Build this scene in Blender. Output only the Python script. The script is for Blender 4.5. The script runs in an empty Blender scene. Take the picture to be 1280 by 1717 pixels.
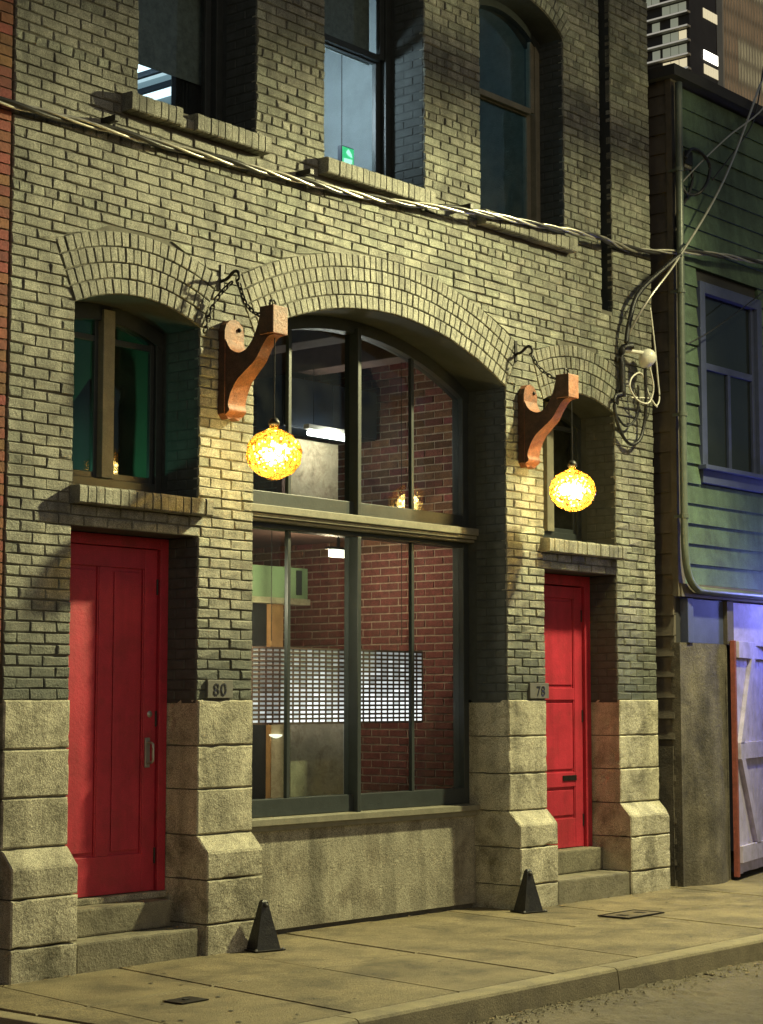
import bpy, bmesh, math, random
from mathutils import Vector, Matrix
from mathutils import noise as mnoise
random.seed(7)
rnd = random.uniform
SC = bpy.context.scene
COL = SC.collection
# ------------------------------------------------------------------ camera
CAM_A = math.radians(50.0); CAM_P = math.radians(5.7118); FPX = 3154.3
CAM_C = Vector((-10.4434, -8.6820, 1.6))
cd = bpy.data.cameras.new('camera'); cam = bpy.data.objects.new('camera', cd); COL.objects.link(cam)
cd.sensor_fit = 'HORIZONTAL'; cd.sensor_width = 36.0; cd.lens = FPX / 1280 * 36.0
cd.clip_start = 0.1; cd.clip_end = 3000.0
vR = Vector((math.cos(CAM_A), -math.sin(CAM_A), 0))
vF = Vector((math.sin(CAM_A) * math.cos(CAM_P), math.cos(CAM_A) * math.cos(CAM_P), math.sin(CAM_P)))
vU = vR.cross(vF)
mw = Matrix((vR, vU, -vF)).transposed().to_4x4(); mw.translation = CAM_C
cam.matrix_world = mw
SC.camera = cam
# ------------------------------------------------------------------ night sky, moon-weak sun
W = bpy.data.worlds.new('World'); SC.world = W; W.use_nodes = True
wn = W.node_tree.nodes; wl = W.node_tree.links
bg = wn['Background']
sky = wn.new('ShaderNodeTexSky'); sky.sky_type = 'NISHITA'; sky.sun_disc = False
sky.sun_elevation = math.radians(14); sky.sun_rotation = math.radians(200)
wl.new(sky.outputs['Color'], bg.inputs['Color']); bg.inputs['Strength'].default_value = 0.030
SKY = bg
# ------------------------------------------------------------------ exposure
SC.view_settings.view_transform = 'Standard'; SC.view_settings.look = 'None'
SC.view_settings.gamma = 1.0; SC.view_settings.use_curve_mapping = False
SC.view_settings.exposure = 0.4
SC.render.engine = 'CYCLES'
SC.cycles.use_denoising = True
SC.cycles.max_bounces = 8; SC.cycles.transparent_max_bounces = 12
SC.cycles.sample_clamp_indirect = 3.0
SC.cycles.caustics_reflective = False; SC.cycles.caustics_refractive = False

LAMP_POS = (3.65, -2.45, 6.55)

# ------------------------------------------------------------------ materials
def nodes_of(name):
    m = bpy.data.materials.new(name); m.use_nodes = True
    return m, m.node_tree.nodes, m.node_tree.links, m.node_tree.nodes['Principled BSDF']

def mat(name, col, rough=0.8, var=0.25, scale=6.0, bump=0.3, bscale=60.0, metal=0.0, stain=None, stain_scale=1.5,
        stain_amt=0.5, rand=0.0, coat=0.0, grit=0.0, streak=0.0, isl=0.0):
    m, N, L, P = nodes_of(name)
    geo = N.new('ShaderNodeNewGeometry')
    n1 = N.new('ShaderNodeTexNoise'); n1.inputs['Scale'].default_value = scale; n1.inputs['Detail'].default_value = 8
    n1.inputs['Roughness'].default_value = 0.65
    L.new(geo.outputs['Position'], n1.inputs['Vector'])
    rp = N.new('ShaderNodeMapRange'); rp.inputs['From Min'].default_value = 0.3; rp.inputs['From Max'].default_value = 0.7
    rp.inputs['To Min'].default_value = 1 - var; rp.inputs['To Max'].default_value = 1 + var
    L.new(n1.outputs['Fac'], rp.inputs['Value'])
    mx = N.new('ShaderNodeMix'); mx.data_type = 'RGBA'; mx.blend_type = 'MULTIPLY'; mx.inputs['Factor'].default_value = 1.0
    mx.inputs['A'].default_value = (*col, 1)
    L.new(rp.outputs['Result'], mx.inputs['B'])
    out = mx.outputs['Result']
    if rand:
        oi = N.new('ShaderNodeObjectInfo'); r2 = N.new('ShaderNodeMapRange')
        r2.inputs['To Min'].default_value = 1 - rand; r2.inputs['To Max'].default_value = 1 + rand
        L.new(oi.outputs['Random'], r2.inputs['Value'])
        m2 = N.new('ShaderNodeMix'); m2.data_type = 'RGBA'; m2.blend_type = 'MULTIPLY'; m2.inputs['Factor'].default_value = 1.0
        L.new(out, m2.inputs['A']); L.new(r2.outputs['Result'], m2.inputs['B']); out = m2.outputs['Result']
    if stain:
        n2 = N.new('ShaderNodeTexNoise'); n2.inputs['Scale'].default_value = stain_scale; n2.inputs['Detail'].default_value = 6
        n2.inputs['Roughness'].default_value = 0.7; n2.inputs['Distortion'].default_value = 0.4
        L.new(geo.outputs['Position'], n2.inputs['Vector'])
        r3 = N.new('ShaderNodeMapRange'); r3.inputs['From Min'].default_value = 0.48; r3.inputs['From Max'].default_value = 0.68
        r3.inputs['To Max'].default_value = stain_amt
        L.new(n2.outputs['Fac'], r3.inputs['Value'])
        m3 = N.new('ShaderNodeMix'); m3.data_type = 'RGBA'
        L.new(r3.outputs['Result'], m3.inputs['Factor']); L.new(out, m3.inputs['A']); m3.inputs['B'].default_value = (*stain, 1)
        out = m3.outputs['Result']
    if isl:      # every brick is its own island of faces: fired and weathered differently
        r6 = N.new('ShaderNodeMapRange'); r6.inputs['To Min'].default_value = 1 - isl; r6.inputs['To Max'].default_value = 1 + isl * 0.8
        L.new(geo.outputs['Random Per Island'], r6.inputs['Value'])
        m6 = N.new('ShaderNodeMix'); m6.data_type = 'RGBA'; m6.blend_type = 'MULTIPLY'; m6.inputs['Factor'].default_value = 1.0
        L.new(out, m6.inputs['A']); L.new(r6.outputs['Result'], m6.inputs['B']); out = m6.outputs['Result']
        ws = N.new('ShaderNodeTexWhiteNoise'); ws.noise_dimensions = '1D'; L.new(geo.outputs['Random Per Island'], ws.inputs['W'])
        hs_ = N.new('ShaderNodeHueSaturation'); h6 = N.new('ShaderNodeMapRange'); h6.inputs['To Min'].default_value = 0.47; h6.inputs['To Max'].default_value = 0.53
        L.new(ws.outputs['Value'], h6.inputs['Value']); L.new(h6.outputs['Result'], hs_.inputs['Hue']); L.new(out, hs_.inputs['Color']); out = hs_.outputs['Color']
    if streak:
        mp = N.new('ShaderNodeMapping'); mp.inputs['Scale'].default_value = (5.5, 5.5, 0.45); L.new(geo.outputs['Position'], mp.inputs['Vector'])
        n5 = N.new('ShaderNodeTexNoise'); n5.inputs['Scale'].default_value = 1.0; n5.inputs['Detail'].default_value = 9; n5.inputs['Roughness'].default_value = 0.62
        L.new(mp.outputs['Vector'], n5.inputs['Vector'])
        r5 = N.new('ShaderNodeMapRange'); r5.inputs['From Min'].default_value = 0.45; r5.inputs['From Max'].default_value = 0.7
        r5.inputs['To Min'].default_value = 1.0; r5.inputs['To Max'].default_value = 1 - streak; L.new(n5.outputs['Fac'], r5.inputs['Value'])
        m5 = N.new('ShaderNodeMix'); m5.data_type = 'RGBA'; m5.blend_type = 'MULTIPLY'; m5.inputs['Factor'].default_value = 1.0
        L.new(out, m5.inputs['A']); L.new(r5.outputs['Result'], m5.inputs['B']); out = m5.outputs['Result']
    if grit:
        n4 = N.new('ShaderNodeTexNoise'); n4.inputs['Scale'].default_value = 190; n4.inputs['Detail'].default_value = 3
        L.new(geo.outputs['Position'], n4.inputs['Vector'])
        r4 = N.new('ShaderNodeMapRange'); r4.inputs['From Min'].default_value = 0.3; r4.inputs['From Max'].default_value = 0.7
        r4.inputs['To Min'].default_value = 1 - grit; r4.inputs['To Max'].default_value = 1 + grit
        L.new(n4.outputs['Fac'], r4.inputs['Value'])
        m4 = N.new('ShaderNodeMix'); m4.data_type = 'RGBA'; m4.blend_type = 'MULTIPLY'; m4.inputs['Factor'].default_value = 1.0
        L.new(out, m4.inputs['A']); L.new(r4.outputs['Result'], m4.inputs['B']); out = m4.outputs['Result']
    L.new(out, P.inputs['Base Color'])
    P.inputs['Roughness'].default_value = rough; P.inputs['Metallic'].default_value = metal
    P.inputs['Coat Weight'].default_value = coat
    if bump:
        n3 = N.new('ShaderNodeTexNoise'); n3.inputs['Scale'].default_value = bscale; n3.inputs['Detail'].default_value = 5
        n3.inputs['Roughness'].default_value = 0.7
        L.new(geo.outputs['Position'], n3.inputs['Vector'])
        b = N.new('ShaderNodeBump'); b.inputs['Strength'].default_value = bump; b.inputs['Distance'].default_value = 0.01
        L.new(n3.outputs['Fac'], b.inputs['Height']); L.new(b.outputs['Normal'], P.inputs['Normal'])
    m['out'] = 1
    return m

def emis(name, col, strength):
    m, N, L, P = nodes_of(name)
    P.inputs['Base Color'].default_value = (0.6, 0.6, 0.6, 1)
    P.inputs['Emission Color'].default_value = (*col, 1); P.inputs['Emission Strength'].default_value = strength
    return m

def glass(name, tint=(0.75, 0.8, 0.8), ior=1.5, dirt=0.008, dirtcol=(0.3, 0.3, 0.28)):
    m, N, L, P = nodes_of(name); out = N['Material Output']; N.remove(P)
    tr = N.new('ShaderNodeBsdfTransparent'); tr.inputs['Color'].default_value = (*tint, 1)
    gl = N.new('ShaderNodeBsdfGlossy'); gl.inputs['Roughness'].default_value = 0.03
    df = N.new('ShaderNodeBsdfDiffuse'); df.inputs['Color'].default_value = (*dirtcol, 1)
    fr = N.new('ShaderNodeFresnel'); fr.inputs['IOR'].default_value = ior
    geo = N.new('ShaderNodeNewGeometry')
    nz = N.new('ShaderNodeTexNoise'); nz.inputs['Scale'].default_value = 5; nz.inputs['Detail'].default_value = 6
    L.new(geo.outputs['Position'], nz.inputs['Vector'])
    # old drawn glass is slightly wavy
    n2 = N.new('ShaderNodeTexNoise'); n2.inputs['Scale'].default_value = 2.2
    L.new(geo.outputs['Position'], n2.inputs['Vector'])
    bp = N.new('ShaderNodeBump'); bp.inputs['Strength'].default_value = 0.06; bp.inputs['Distance'].default_value = 0.05
    L.new(n2.outputs['Fac'], bp.inputs['Height']); L.new(bp.outputs['Normal'], gl.inputs['Normal'])
    mr = N.new('ShaderNodeMapRange'); mr.inputs['From Min'].default_value = 0.35; mr.inputs['From Max'].default_value = 0.75
    mr.inputs['To Max'].default_value = dirt * 2
    L.new(nz.outputs['Fac'], mr.inputs['Value'])
    a = N.new('ShaderNodeMixShader'); b = N.new('ShaderNodeMixShader')
    L.new(mr.outputs['Result'], a.inputs['Fac']); L.new(tr.outputs[0], a.inputs[1]); L.new(df.outputs[0], a.inputs[2])
    inv = N.new('ShaderNodeMath'); inv.operation = 'SUBTRACT'; inv.inputs[0].default_value = 1.0; L.new(geo.outputs['Backfacing'], inv.inputs[1])
    ff = N.new('ShaderNodeMath'); ff.operation = 'MULTIPLY'; L.new(fr.outputs[0], ff.inputs[0]); L.new(inv.outputs[0], ff.inputs[1])
    L.new(ff.outputs[0], b.inputs['Fac']); L.new(a.outputs[0], b.inputs[1]); L.new(gl.outputs[0], b.inputs[2])
    L.new(b.outputs[0], out.inputs['Surface'])
    return m

def dimband(m, zlo, zhi, col, edge=0.12):
    """the dimmer lower wall, put into the base colour up to a ragged edge"""
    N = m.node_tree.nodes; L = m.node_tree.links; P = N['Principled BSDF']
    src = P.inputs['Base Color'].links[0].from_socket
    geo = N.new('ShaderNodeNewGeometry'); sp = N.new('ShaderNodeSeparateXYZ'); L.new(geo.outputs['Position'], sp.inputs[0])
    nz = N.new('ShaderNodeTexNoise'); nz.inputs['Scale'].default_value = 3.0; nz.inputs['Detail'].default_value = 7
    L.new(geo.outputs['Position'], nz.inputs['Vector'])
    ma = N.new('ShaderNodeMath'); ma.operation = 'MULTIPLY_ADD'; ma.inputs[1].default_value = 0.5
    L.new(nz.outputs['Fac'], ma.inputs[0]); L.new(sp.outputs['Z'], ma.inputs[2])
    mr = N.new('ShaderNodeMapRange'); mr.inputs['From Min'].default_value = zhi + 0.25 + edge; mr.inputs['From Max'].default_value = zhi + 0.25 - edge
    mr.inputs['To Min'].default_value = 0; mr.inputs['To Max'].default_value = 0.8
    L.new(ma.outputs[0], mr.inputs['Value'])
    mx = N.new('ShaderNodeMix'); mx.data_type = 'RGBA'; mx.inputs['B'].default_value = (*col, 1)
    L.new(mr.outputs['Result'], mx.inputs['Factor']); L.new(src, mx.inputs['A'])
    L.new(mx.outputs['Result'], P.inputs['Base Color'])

M = {}
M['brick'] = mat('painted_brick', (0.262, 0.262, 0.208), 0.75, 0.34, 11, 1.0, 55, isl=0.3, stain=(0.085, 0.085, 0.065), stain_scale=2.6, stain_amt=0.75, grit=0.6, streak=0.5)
dimband(M['brick'], 1.6, 2.02, (0.07, 0.082, 0.07), 0.28)  # dim lower brickwork: the darkening is put into the brick colour
M['mortar'] = mat('mortar', (0.13, 0.124, 0.10), 0.95, 0.3, 12, 0.6, 90)
M['reveal'] = mat('reveal_shade', (0.045, 0.052, 0.052), 0.8, 0.25, 8, 0.4, 60)  # shade inside the openings put into a dark colour
M['stone'] = mat('buff_stone', (0.46, 0.43, 0.32), 0.85, 0.22, 5, 1.0, 38, stain=(0.13, 0.12, 0.08), stain_scale=3.6, stain_amt=0.9, grit=0.75, streak=0.4)
M['concrete'] = mat('concrete', (0.33, 0.31, 0.235), 0.9, 0.26, 4, 0.9, 45, stain=(0.17, 0.15, 0.11), stain_scale=2.8, stain_amt=0.9, grit=0.75, streak=0.5)
M['stepstone'] = mat('step_concrete', (0.19, 0.175, 0.125), 0.85, 0.3, 4, 0.9, 45, stain=(0.07, 0.06, 0.045), stain_scale=3, stain_amt=0.8, grit=0.5)
M['walk'] = mat('sidewalk_concrete', (0.195, 0.16, 0.09), 0.75, 0.35, 2.5, 0.9, 70, stain=(0.06, 0.05, 0.03), stain_scale=1.8, stain_amt=0.9, grit=0.75)
M['curb'] = mat('curb_concrete', (0.26, 0.225, 0.14), 0.85, 0.25, 5, 0.5, 80, stain=(0.15, 0.13, 0.1), stain_scale=3, stain_amt=0.6, grit=0.35)
M['asphalt'] = mat('asphalt', (0.115, 0.092, 0.055), 0.7, 0.45, 3, 1.0, 120, stain=(0.17, 0.14, 0.085), stain_scale=1.3, stain_amt=0.6, grit=0.6)
M['red'] = mat('red_paint', (0.44, 0.028, 0.052), 0.5, 0.18, 5, 0.25, 40, stain=(0.25, 0.03, 0.035), stain_scale=4, stain_amt=0.5, grit=0.25, streak=0.3)
M['jamb'] = mat('jamb_brick_shade', (0.06, 0.068, 0.066), 0.8, 0.3, 9, 0.5, 70)  # shade on the opening sides put into the brick colour
M['frame'] = mat('dark_green_frame', (0.03, 0.037, 0.038), 0.45, 0.2, 10, 0.2, 60)
M['ledge'] = mat('ledge_paint', (0.20, 0.19, 0.14), 0.6, 0.2, 10, 0.2, 60, grit=0.2)
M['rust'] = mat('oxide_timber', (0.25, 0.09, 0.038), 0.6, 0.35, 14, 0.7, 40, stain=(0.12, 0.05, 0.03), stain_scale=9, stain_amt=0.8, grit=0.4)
M['shadetimber'] = mat('shaded_side_timber', (0.085, 0.04, 0.022), 0.65, 0.35, 14, 0.6, 40, stain=(0.03, 0.018, 0.012), stain_scale=9, stain_amt=0.8, grit=0.4)  # bracket sides: their shade is put into this darker timber colour
M['iron'] = mat('black_iron', (0.02, 0.018, 0.017), 0.5, 0.3, 20, 0.2, 90, metal=0.5)
M['blackpaint'] = mat('black_gloss', (0.014, 0.014, 0.016), 0.4, 0.4, 12, 0.5, 60, stain=(0.05, 0.045, 0.035), stain_scale=8, stain_amt=0.6)
M['cable'] = mat('cable_sheath', (0.035, 0.033, 0.03), 0.3, 0.2, 30, 0.1, 60)
M['barecable'] = mat('bare_cable', (0.55, 0.52, 0.44), 0.3, 0.2, 30, 0.1, 60, metal=0.6)
M['white'] = mat('white_plastic', (0.7, 0.68, 0.6), 0.35, 0.1, 20, 0.05, 60)
M['glass'] = glass('window_glass')
M['glassup'] = glass('dusty_glass', (0.8, 0.85, 0.86), 1.55, 0.02)
M['siding'] = mat('green_clapboard', (0.085, 0.135, 0.09), 0.7, 0.25, 5, 0.4, 60, rand=0.12, stain=(0.03, 0.04, 0.03), stain_scale=2.5, stain_amt=0.7, grit=0.4, streak=0.4)
M['sidingdark'] = mat('brown_clapboard', (0.11, 0.095, 0.075), 0.8, 0.25, 6, 0.4, 60, rand=0.15)
M['trim'] = mat('blue_trim', (0.055, 0.068, 0.14), 0.6, 0.15, 8, 0.2, 60)
M['gate'] = mat('white_gate', (0.47, 0.43, 0.60), 0.7, 0.2, 9, 0.35, 70, stain=(0.22, 0.2, 0.2), stain_scale=4, stain_amt=0.5)  # blue light on the white planks is put into this lavender tint
M['pipe'] = mat('drain_pipe', (0.10, 0.12, 0.10), 0.35, 0.2, 12, 0.15, 60)
M['plaster'] = mat('rough_plaster', (0.12, 0.105, 0.08), 0.9, 0.4, 5, 1.0, 40, stain=(0.04, 0.034, 0.028), stain_scale=3.5, stain_amt=0.85, grit=0.6, streak=0.5)
M['ibrick'] = mat('red_brick', (0.175, 0.066, 0.045), 0.85, 0.35, 14, 0.6, 80, isl=0.4, grit=0.5)
M['imortar'] = mat('pale_mortar', (0.40, 0.31, 0.24), 0.9, 0.35, 18, 0.4, 80)
M['iwall'] = mat('green_wall', (0.10, 0.15, 0.09), 0.8, 0.12, 4, 0.1, 60)
M['igreen'] = mat('pale_green_panel', (0.30, 0.40, 0.22), 0.7, 0.12, 6, 0.1, 60)
M['idark'] = mat('dark_interior', (0.03, 0.03, 0.032), 0.8, 0.2, 4, 0.1, 60)
M['orange'] = mat('orange_timber', (0.55, 0.30, 0.12), 0.6, 0.2, 9, 0.2, 60)
M['ceil'] = mat('ceiling_paint', (0.42, 0.33, 0.27), 0.85, 0.1, 4, 0.1, 60)
M['beam'] = mat('ceiling_beam', (0.17, 0.10, 0.08), 0.8, 0.2, 6, 0.2, 60)
M['ifloor'] = mat('floorboards', (0.16, 0.11, 0.07), 0.6, 0.2, 5, 0.2, 40)
M['counter'] = mat('old_plaster_block', (0.55, 0.46, 0.30), 0.85, 0.3, 6, 0.4, 50, stain=(0.17, 0.1, 0.05), stain_scale=6, stain_amt=0.7)
M['tube'] = emis('lit_tube', (1.0, 0.97, 0.88), 14.0)
M['navy'] = mat('navy_cabinet', (0.02, 0.03, 0.05), 0.5, 0.2, 6, 0.1, 60)
M['metal'] = mat('grey_metal', (0.35, 0.35, 0.33), 0.45, 0.1, 10, 0.1, 60, metal=0.7)
M['darkmetal'] = mat('lamp_metal', (0.05, 0.05, 0.05), 0.5, 0.1, 10, 0.1, 60, metal=0.5)
M['blind'] = mat('roller_blind_cloth', (0.30, 0.33, 0.30), 0.9, 0.3, 20, 0.2, 100)
M['nbrick'] = mat('orange_brick', (0.22, 0.075, 0.04), 0.85, 0.35, 10, 0.6, 60, isl=0.3)
M['nmortar'] = mat('brown_mortar', (0.13, 0.075, 0.05), 0.9, 0.3, 10, 0.4, 60)
M['towerwall'] = mat('tower_wall', (0.06, 0.055, 0.05), 0.6, 0.2, 0.2, 0.0)
M['towerslab'] = mat('tower_slab', (0.5, 0.48, 0.4), 0.7, 0.1, 0.2, 0.0)

# ------------------------------------------------------------------ mesh helpers
class MB:
    def __init__(s): s.v = []; s.f = []; s.sm = []
    def quad(s, a, b, c, d):
        n = len(s.v); s.v += [tuple(a), tuple(b), tuple(c), tuple(d)]; s.f.append((n, n + 1, n + 2, n + 3))
    def poly(s, pts):
        n = len(s.v); s.v += [tuple(p) for p in pts]; s.f.append(tuple(range(n, n + len(pts))))
    def hexa(s, p):
        """p: 4 points front loop + 4 points back loop"""
        n = len(s.v); s.v += [tuple(q) for q in p]
        for f in ((0, 1, 2, 3), (7, 6, 5, 4), (0, 4, 5, 1), (1, 5, 6, 2), (2, 6, 7, 3), (3, 7, 4, 0)):
            s.f.append(tuple(n + i for i in f))
    def box(s, x0, x1, y0, y1, z0, z1, b=0.0):
        if b <= 0:
            s.hexa([(x0, y0, z0), (x1, y0, z0), (x1, y0, z1), (x0, y0, z1), (x0, y1, z0), (x1, y1, z0), (x1, y1, z1), (x0, y1, z1)])
            return
        bm = bmesh.new()
        vs = [bm.verts.new(p) for p in ((x0, y0, z0), (x1, y0, z0), (x1, y1, z0), (x0, y1, z0), (x0, y0, z1), (x1, y0, z1), (x1, y1, z1), (x0, y1, z1))]
        for f in ((3, 2, 1, 0), (4, 5, 6, 7), (0, 1, 5, 4), (1, 2, 6, 5), (2, 3, 7, 6), (3, 0, 4, 7)): bm.faces.new([vs[i] for i in f])
        bmesh.ops.bevel(bm, geom=list(bm.edges), offset=b, segments=2, affect='EDGES', profile=0.6)
        s.addbm(bm)
    def addbm(s, bm):
        n = len(s.v); bm.verts.index_update()
        s.v += [tuple(v.co) for v in bm.verts]
        s.f += [tuple(n + v.index for v in f.verts) for f in bm.faces]
        bm.free()
    def prism(s, poly, fn0, fn1):
        """poly: list of 2D pts; fn0/fn1 map (a,b)->3D for the two ends"""
        n = len(s.v); k = len(poly)
        s.v += [tuple(fn0(*p)) for p in poly] + [tuple(fn1(*p)) for p in poly]
        s.f.append(tuple(range(n, n + k))); s.f.append(tuple(range(n + 2 * k - 1, n + k - 1, -1)))
        for i in range(k):
            j = (i + 1) % k; s.f.append((n + i, n + k + i, n + k + j, n + j))
    def tube(s, pts, r, seg=8, cap=True):
        pts = [Vector(p) for p in pts]; n0 = len(s.v); k = len(pts)
        up = Vector((0, 0, 1))
        for i, p in enumerate(pts):
            d = (pts[min(i + 1, k - 1)] - pts[max(i - 1, 0)]).normalized()
            a = d.cross(up)
            if a.length < 0.05: a = d.cross(Vector((1, 0, 0)))
            a.normalize(); b = a.cross(d)
            rr = r[i] if isinstance(r, (list, tuple)) else r
            for j in range(seg):
                t = 2 * math.pi * j / seg
                s.v.append(tuple(p + a * (rr * math.cos(t)) + b * (rr * math.sin(t))))
        for i in range(k - 1):
            for j in range(seg):
                q = (j + 1) % seg
                s.f.append((n0 + i * seg + j, n0 + i * seg + q, n0 + (i + 1) * seg + q, n0 + (i + 1) * seg + j))
        if cap:
            s.f.append(tuple(n0 + j for j in range(seg))[::-1]); s.f.append(tuple(n0 + (k - 1) * seg + j for j in range(seg)))
    def lathe(s, prof, c=(0, 0, 0), seg=24):
        n0 = len(s.v)
        for r, z in prof:
            for j in range(seg):
                t = 2 * math.pi * j / seg
                s.v.append((c[0] + r * math.cos(t), c[1] + r * math.sin(t), c[2] + z))
        for i in range(len(prof) - 1):
            for j in range(seg):
                q = (j + 1) % seg
                s.f.append((n0 + i * seg + j, n0 + i * seg + q, n0 + (i + 1) * seg + q, n0 + (i + 1) * seg + j))
    def mesh(s, name, m=None, smooth=False, fix=True):
        me = bpy.data.meshes.new(name); me.from_pydata(s.v, [], s.f)
        if fix:
            bm = bmesh.new(); bm.from_mesh(me); bmesh.ops.recalc_face_normals(bm, faces=bm.faces); bm.to_mesh(me); bm.free()
        if m: me.materials.append(m)
        if smooth: me.shade_smooth()
        me.update()
        return me
    def build(s, name, m, parent=None, smooth=False, fix=True):
        return link(name, s.mesh(name, m, smooth, fix), parent)

def link(name, me, parent=None):
    o = bpy.data.objects.new(name, me); COL.objects.link(o)
    if parent is not None: o.parent = parent
    return o
def tag(o, label, cat, group=None, kind=None):
    if label: o['label'] = label
    if cat: o['category'] = cat
    if group: o['group'] = group
    if kind: o['kind'] = kind
    return o
def thing(name, label, cat, loc=(0, 0, 0), group=None):
    o = bpy.data.objects.new(name, None); COL.objects.link(o); o.location = loc
    o.empty_display_size = 0.2
    return tag(o, label, cat, group)
def struct(o): o['kind'] = 'structure'; return o
def boxo(name, m, parent, x0, x1, y0, y1, z0, z1, b=0.0):
    q = MB(); q.box(x0, x1, y0, y1, z0, z1, b); return q.build(name, m, parent)
def spline(pts, n=6):
    pts = [Vector(p) for p in pts]; out = []
    for i in range(len(pts) - 1):
        p0 = pts[max(i - 1, 0)]; p1 = pts[i]; p2 = pts[i + 1]; p3 = pts[min(i + 2, len(pts) - 1)]
        for k in range(n):
            t = k / n
            out.append(0.5 * ((2 * p1) + (p2 - p0) * t + (2 * p0 - 5 * p1 + 4 * p2 - p3) * t * t + (3 * p1 - p0 - 3 * p2 + p3) * t ** 3))
    out.append(pts[-1]); return out
def copy_tree(o, parent=None):
    c = o.copy(); COL.objects.link(c)
    c.parent = parent
    for ch in o.children: copy_tree(ch, c)
    return c
def proj(P):
    v = Vector(P) - CAM_C; z = v.dot(vF)
    return 640 + FPX * v.dot(vR) / z, 858.5 - FPX * v.dot(vU) / z

# ================================================================== THE GROUND
q = MB(); q.quad((-600, -600, -0.16), (900, -600, -0.16), (900, 900, -0.16), (-600, 900, -0.16))
g = struct(q.build('ground', M['asphalt']))
q = MB(); q.quad((-40, -11, -0.140), (60, -11, -0.140), (60, -5.0, -0.140), (-40, -5.0, -0.140))
q.quad((6.5, -5, -0.140), (60, -5, -0.140), (60, -2.372, -0.140), (6.5, -2.372, -0.140))
q.quad((-40, -5.0, -0.140), (-5.0, -5.0, -0.140), (-5.0, 0.3, -0.140), (-40, 0.3, -0.140))
road = struct(q.build('road', M['asphalt']))
q = MB(); nx, ny = 300, 70
def rz(x, y):
    v = Vector((x, y, 0.0))
    h = 0.014 * mnoise.noise(v * 1.3) + 0.008 * mnoise.noise(v * 5.0) + 0.005 * mnoise.noise(v * 17.0) + 0.0035 * mnoise.noise(v * 41.0)
    c = mnoise.noise(v * 2.4 + Vector((7.1, 3.3, 0)))          # worn pot-holes and broken edges near the gutter
    if y > -3.2: h -= 0.016 * max(0.0, min(1.0, (c - 0.18) * 9))
    return -0.128 + h
for iy in range(ny + 1):
    for ix in range(nx + 1):
        x = -5.0 + 11.5 * ix / nx; y = -5.0 + 2.64 * iy / ny
        q.v.append((x, y, rz(x, y)))
for iy in range(ny):
    for ix in range(nx):
        a = iy * (nx + 1) + ix; q.f.append((a, a + 1, a + nx + 2, a + nx + 1))
rs = q.build('road_surface', M['asphalt'], road, fix=False)
q = MB(); q.quad((-5.0, -2.36, -0.128), (-4.06, -2.36, -0.128), (-4.06, 0.3, -0.128), (-5.0, 0.3, -0.128)); q.build('driveway', M['asphalt'], road)
# loose grit along the gutter and raised asphalt patches
q = MB()
for i in range(520):
    x = rnd(-3.2, 2.2); y = -2.40 - abs(random.gauss(0, 0.16)); s = rnd(0.004, 0.016)
    n = len(q.v); a = rnd(0, 6.28)
    for k in range(4): q.v.append((x + s * math.cos(a + k * 1.57), y + s * math.sin(a + k * 1.57), -0.125))
    q.v.append((x, y, -0.124 + s * rnd(0.5, 1.1)))
    for k in range(4): q.f.append((n + k, n + (k + 1) % 4, n + 4))
gr = q.build('gutter_grit', M['curb']); gr['kind'] = 'stuff'; tag(gr, 'loose grit and crumbs lying along the gutter at the curb', 'gravel')
# ---- sidewalk: slabs, curbstones
walk = thing('sidewalk', None, None); walk['kind'] = 'structure'
xs = [-4.06, -3.62, -2.70, -1.79, -0.88, 0.03, 0.94, 1.85, 2.76, 3.67, 4.58, 5.49, 6.4, 7.3, 8.2]
def jx(x, y, first): return x if first else x + 0.155 * (y + 0.4)
rows = [(0.32, -1.02), (-1.02, -2.222)]
for (ya, yb) in rows:
    for i in range(len(xs) - 1):
        g2 = 0.006
        f0 = i == 0
        a = [(jx(xs[i], ya, f0) + g2, ya - g2), (jx(xs[i + 1], ya, False) - g2, ya - g2), (jx(xs[i + 1], yb, False) - g2, yb + g2), (jx(xs[i], yb, f0) + g2, yb + g2)]
        dz = rnd(-0.003, 0.003)
        q = MB()
        cx = sum(p[0] for p in a) / 4; cy = sum(p[1] for p in a) / 4
        top = [(cx + (p[0] - cx) * 0.988, cy + (p[1] - cy) * 0.985, dz) for p in a]
        mid = [(p[0], p[1], dz - 0.008) for p in a]; bot = [(p[0], p[1], -0.1) for p in a]
        n = len(q.v); q.v += top + mid + bot
        q.f.append((n, n + 1, n + 2, n + 3))
        for k in range(4):
            k2 = (k + 1) % 4
            q.f.append((n + k, n + 4 + k, n + 4 + k2, n + k2)); q.f.append((n + 4 + k, n + 8 + k, n + 8 + k2, n + 4 + k2))
        q.build('paving_slab', M['walk'], walk)
q = MB(); q.box(-4.06, 8.2, -2.2, 0.32, -0.16, -0.035); q.build('slab_bed', M['mortar'], walk)
cx0 = -4.06
for x1 in (-3.1, -0.72, 1.7, 4.1, 6.5, 8.2):
    q = MB()
    prof = [(-2.225, -0.16), (-2.225, 0.0), (-2.345, 0.0), (-2.362, -0.006), (-2.372, -0.02), (-2.392, -0.16)]
    q.prism(prof, lambda a, b: (cx0 + 0.005, a, b), lambda a, b: (x1 - 0.005, a, b))
    q.build('curbstone', M['curb'], walk); cx0 = x1
q = MB(); q.box(-4.20, -4.065, -2.38, 0.0, -0.16, -0.004, 0.012); q.build('curbstone', M['curb'], walk)
q = MB()
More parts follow.
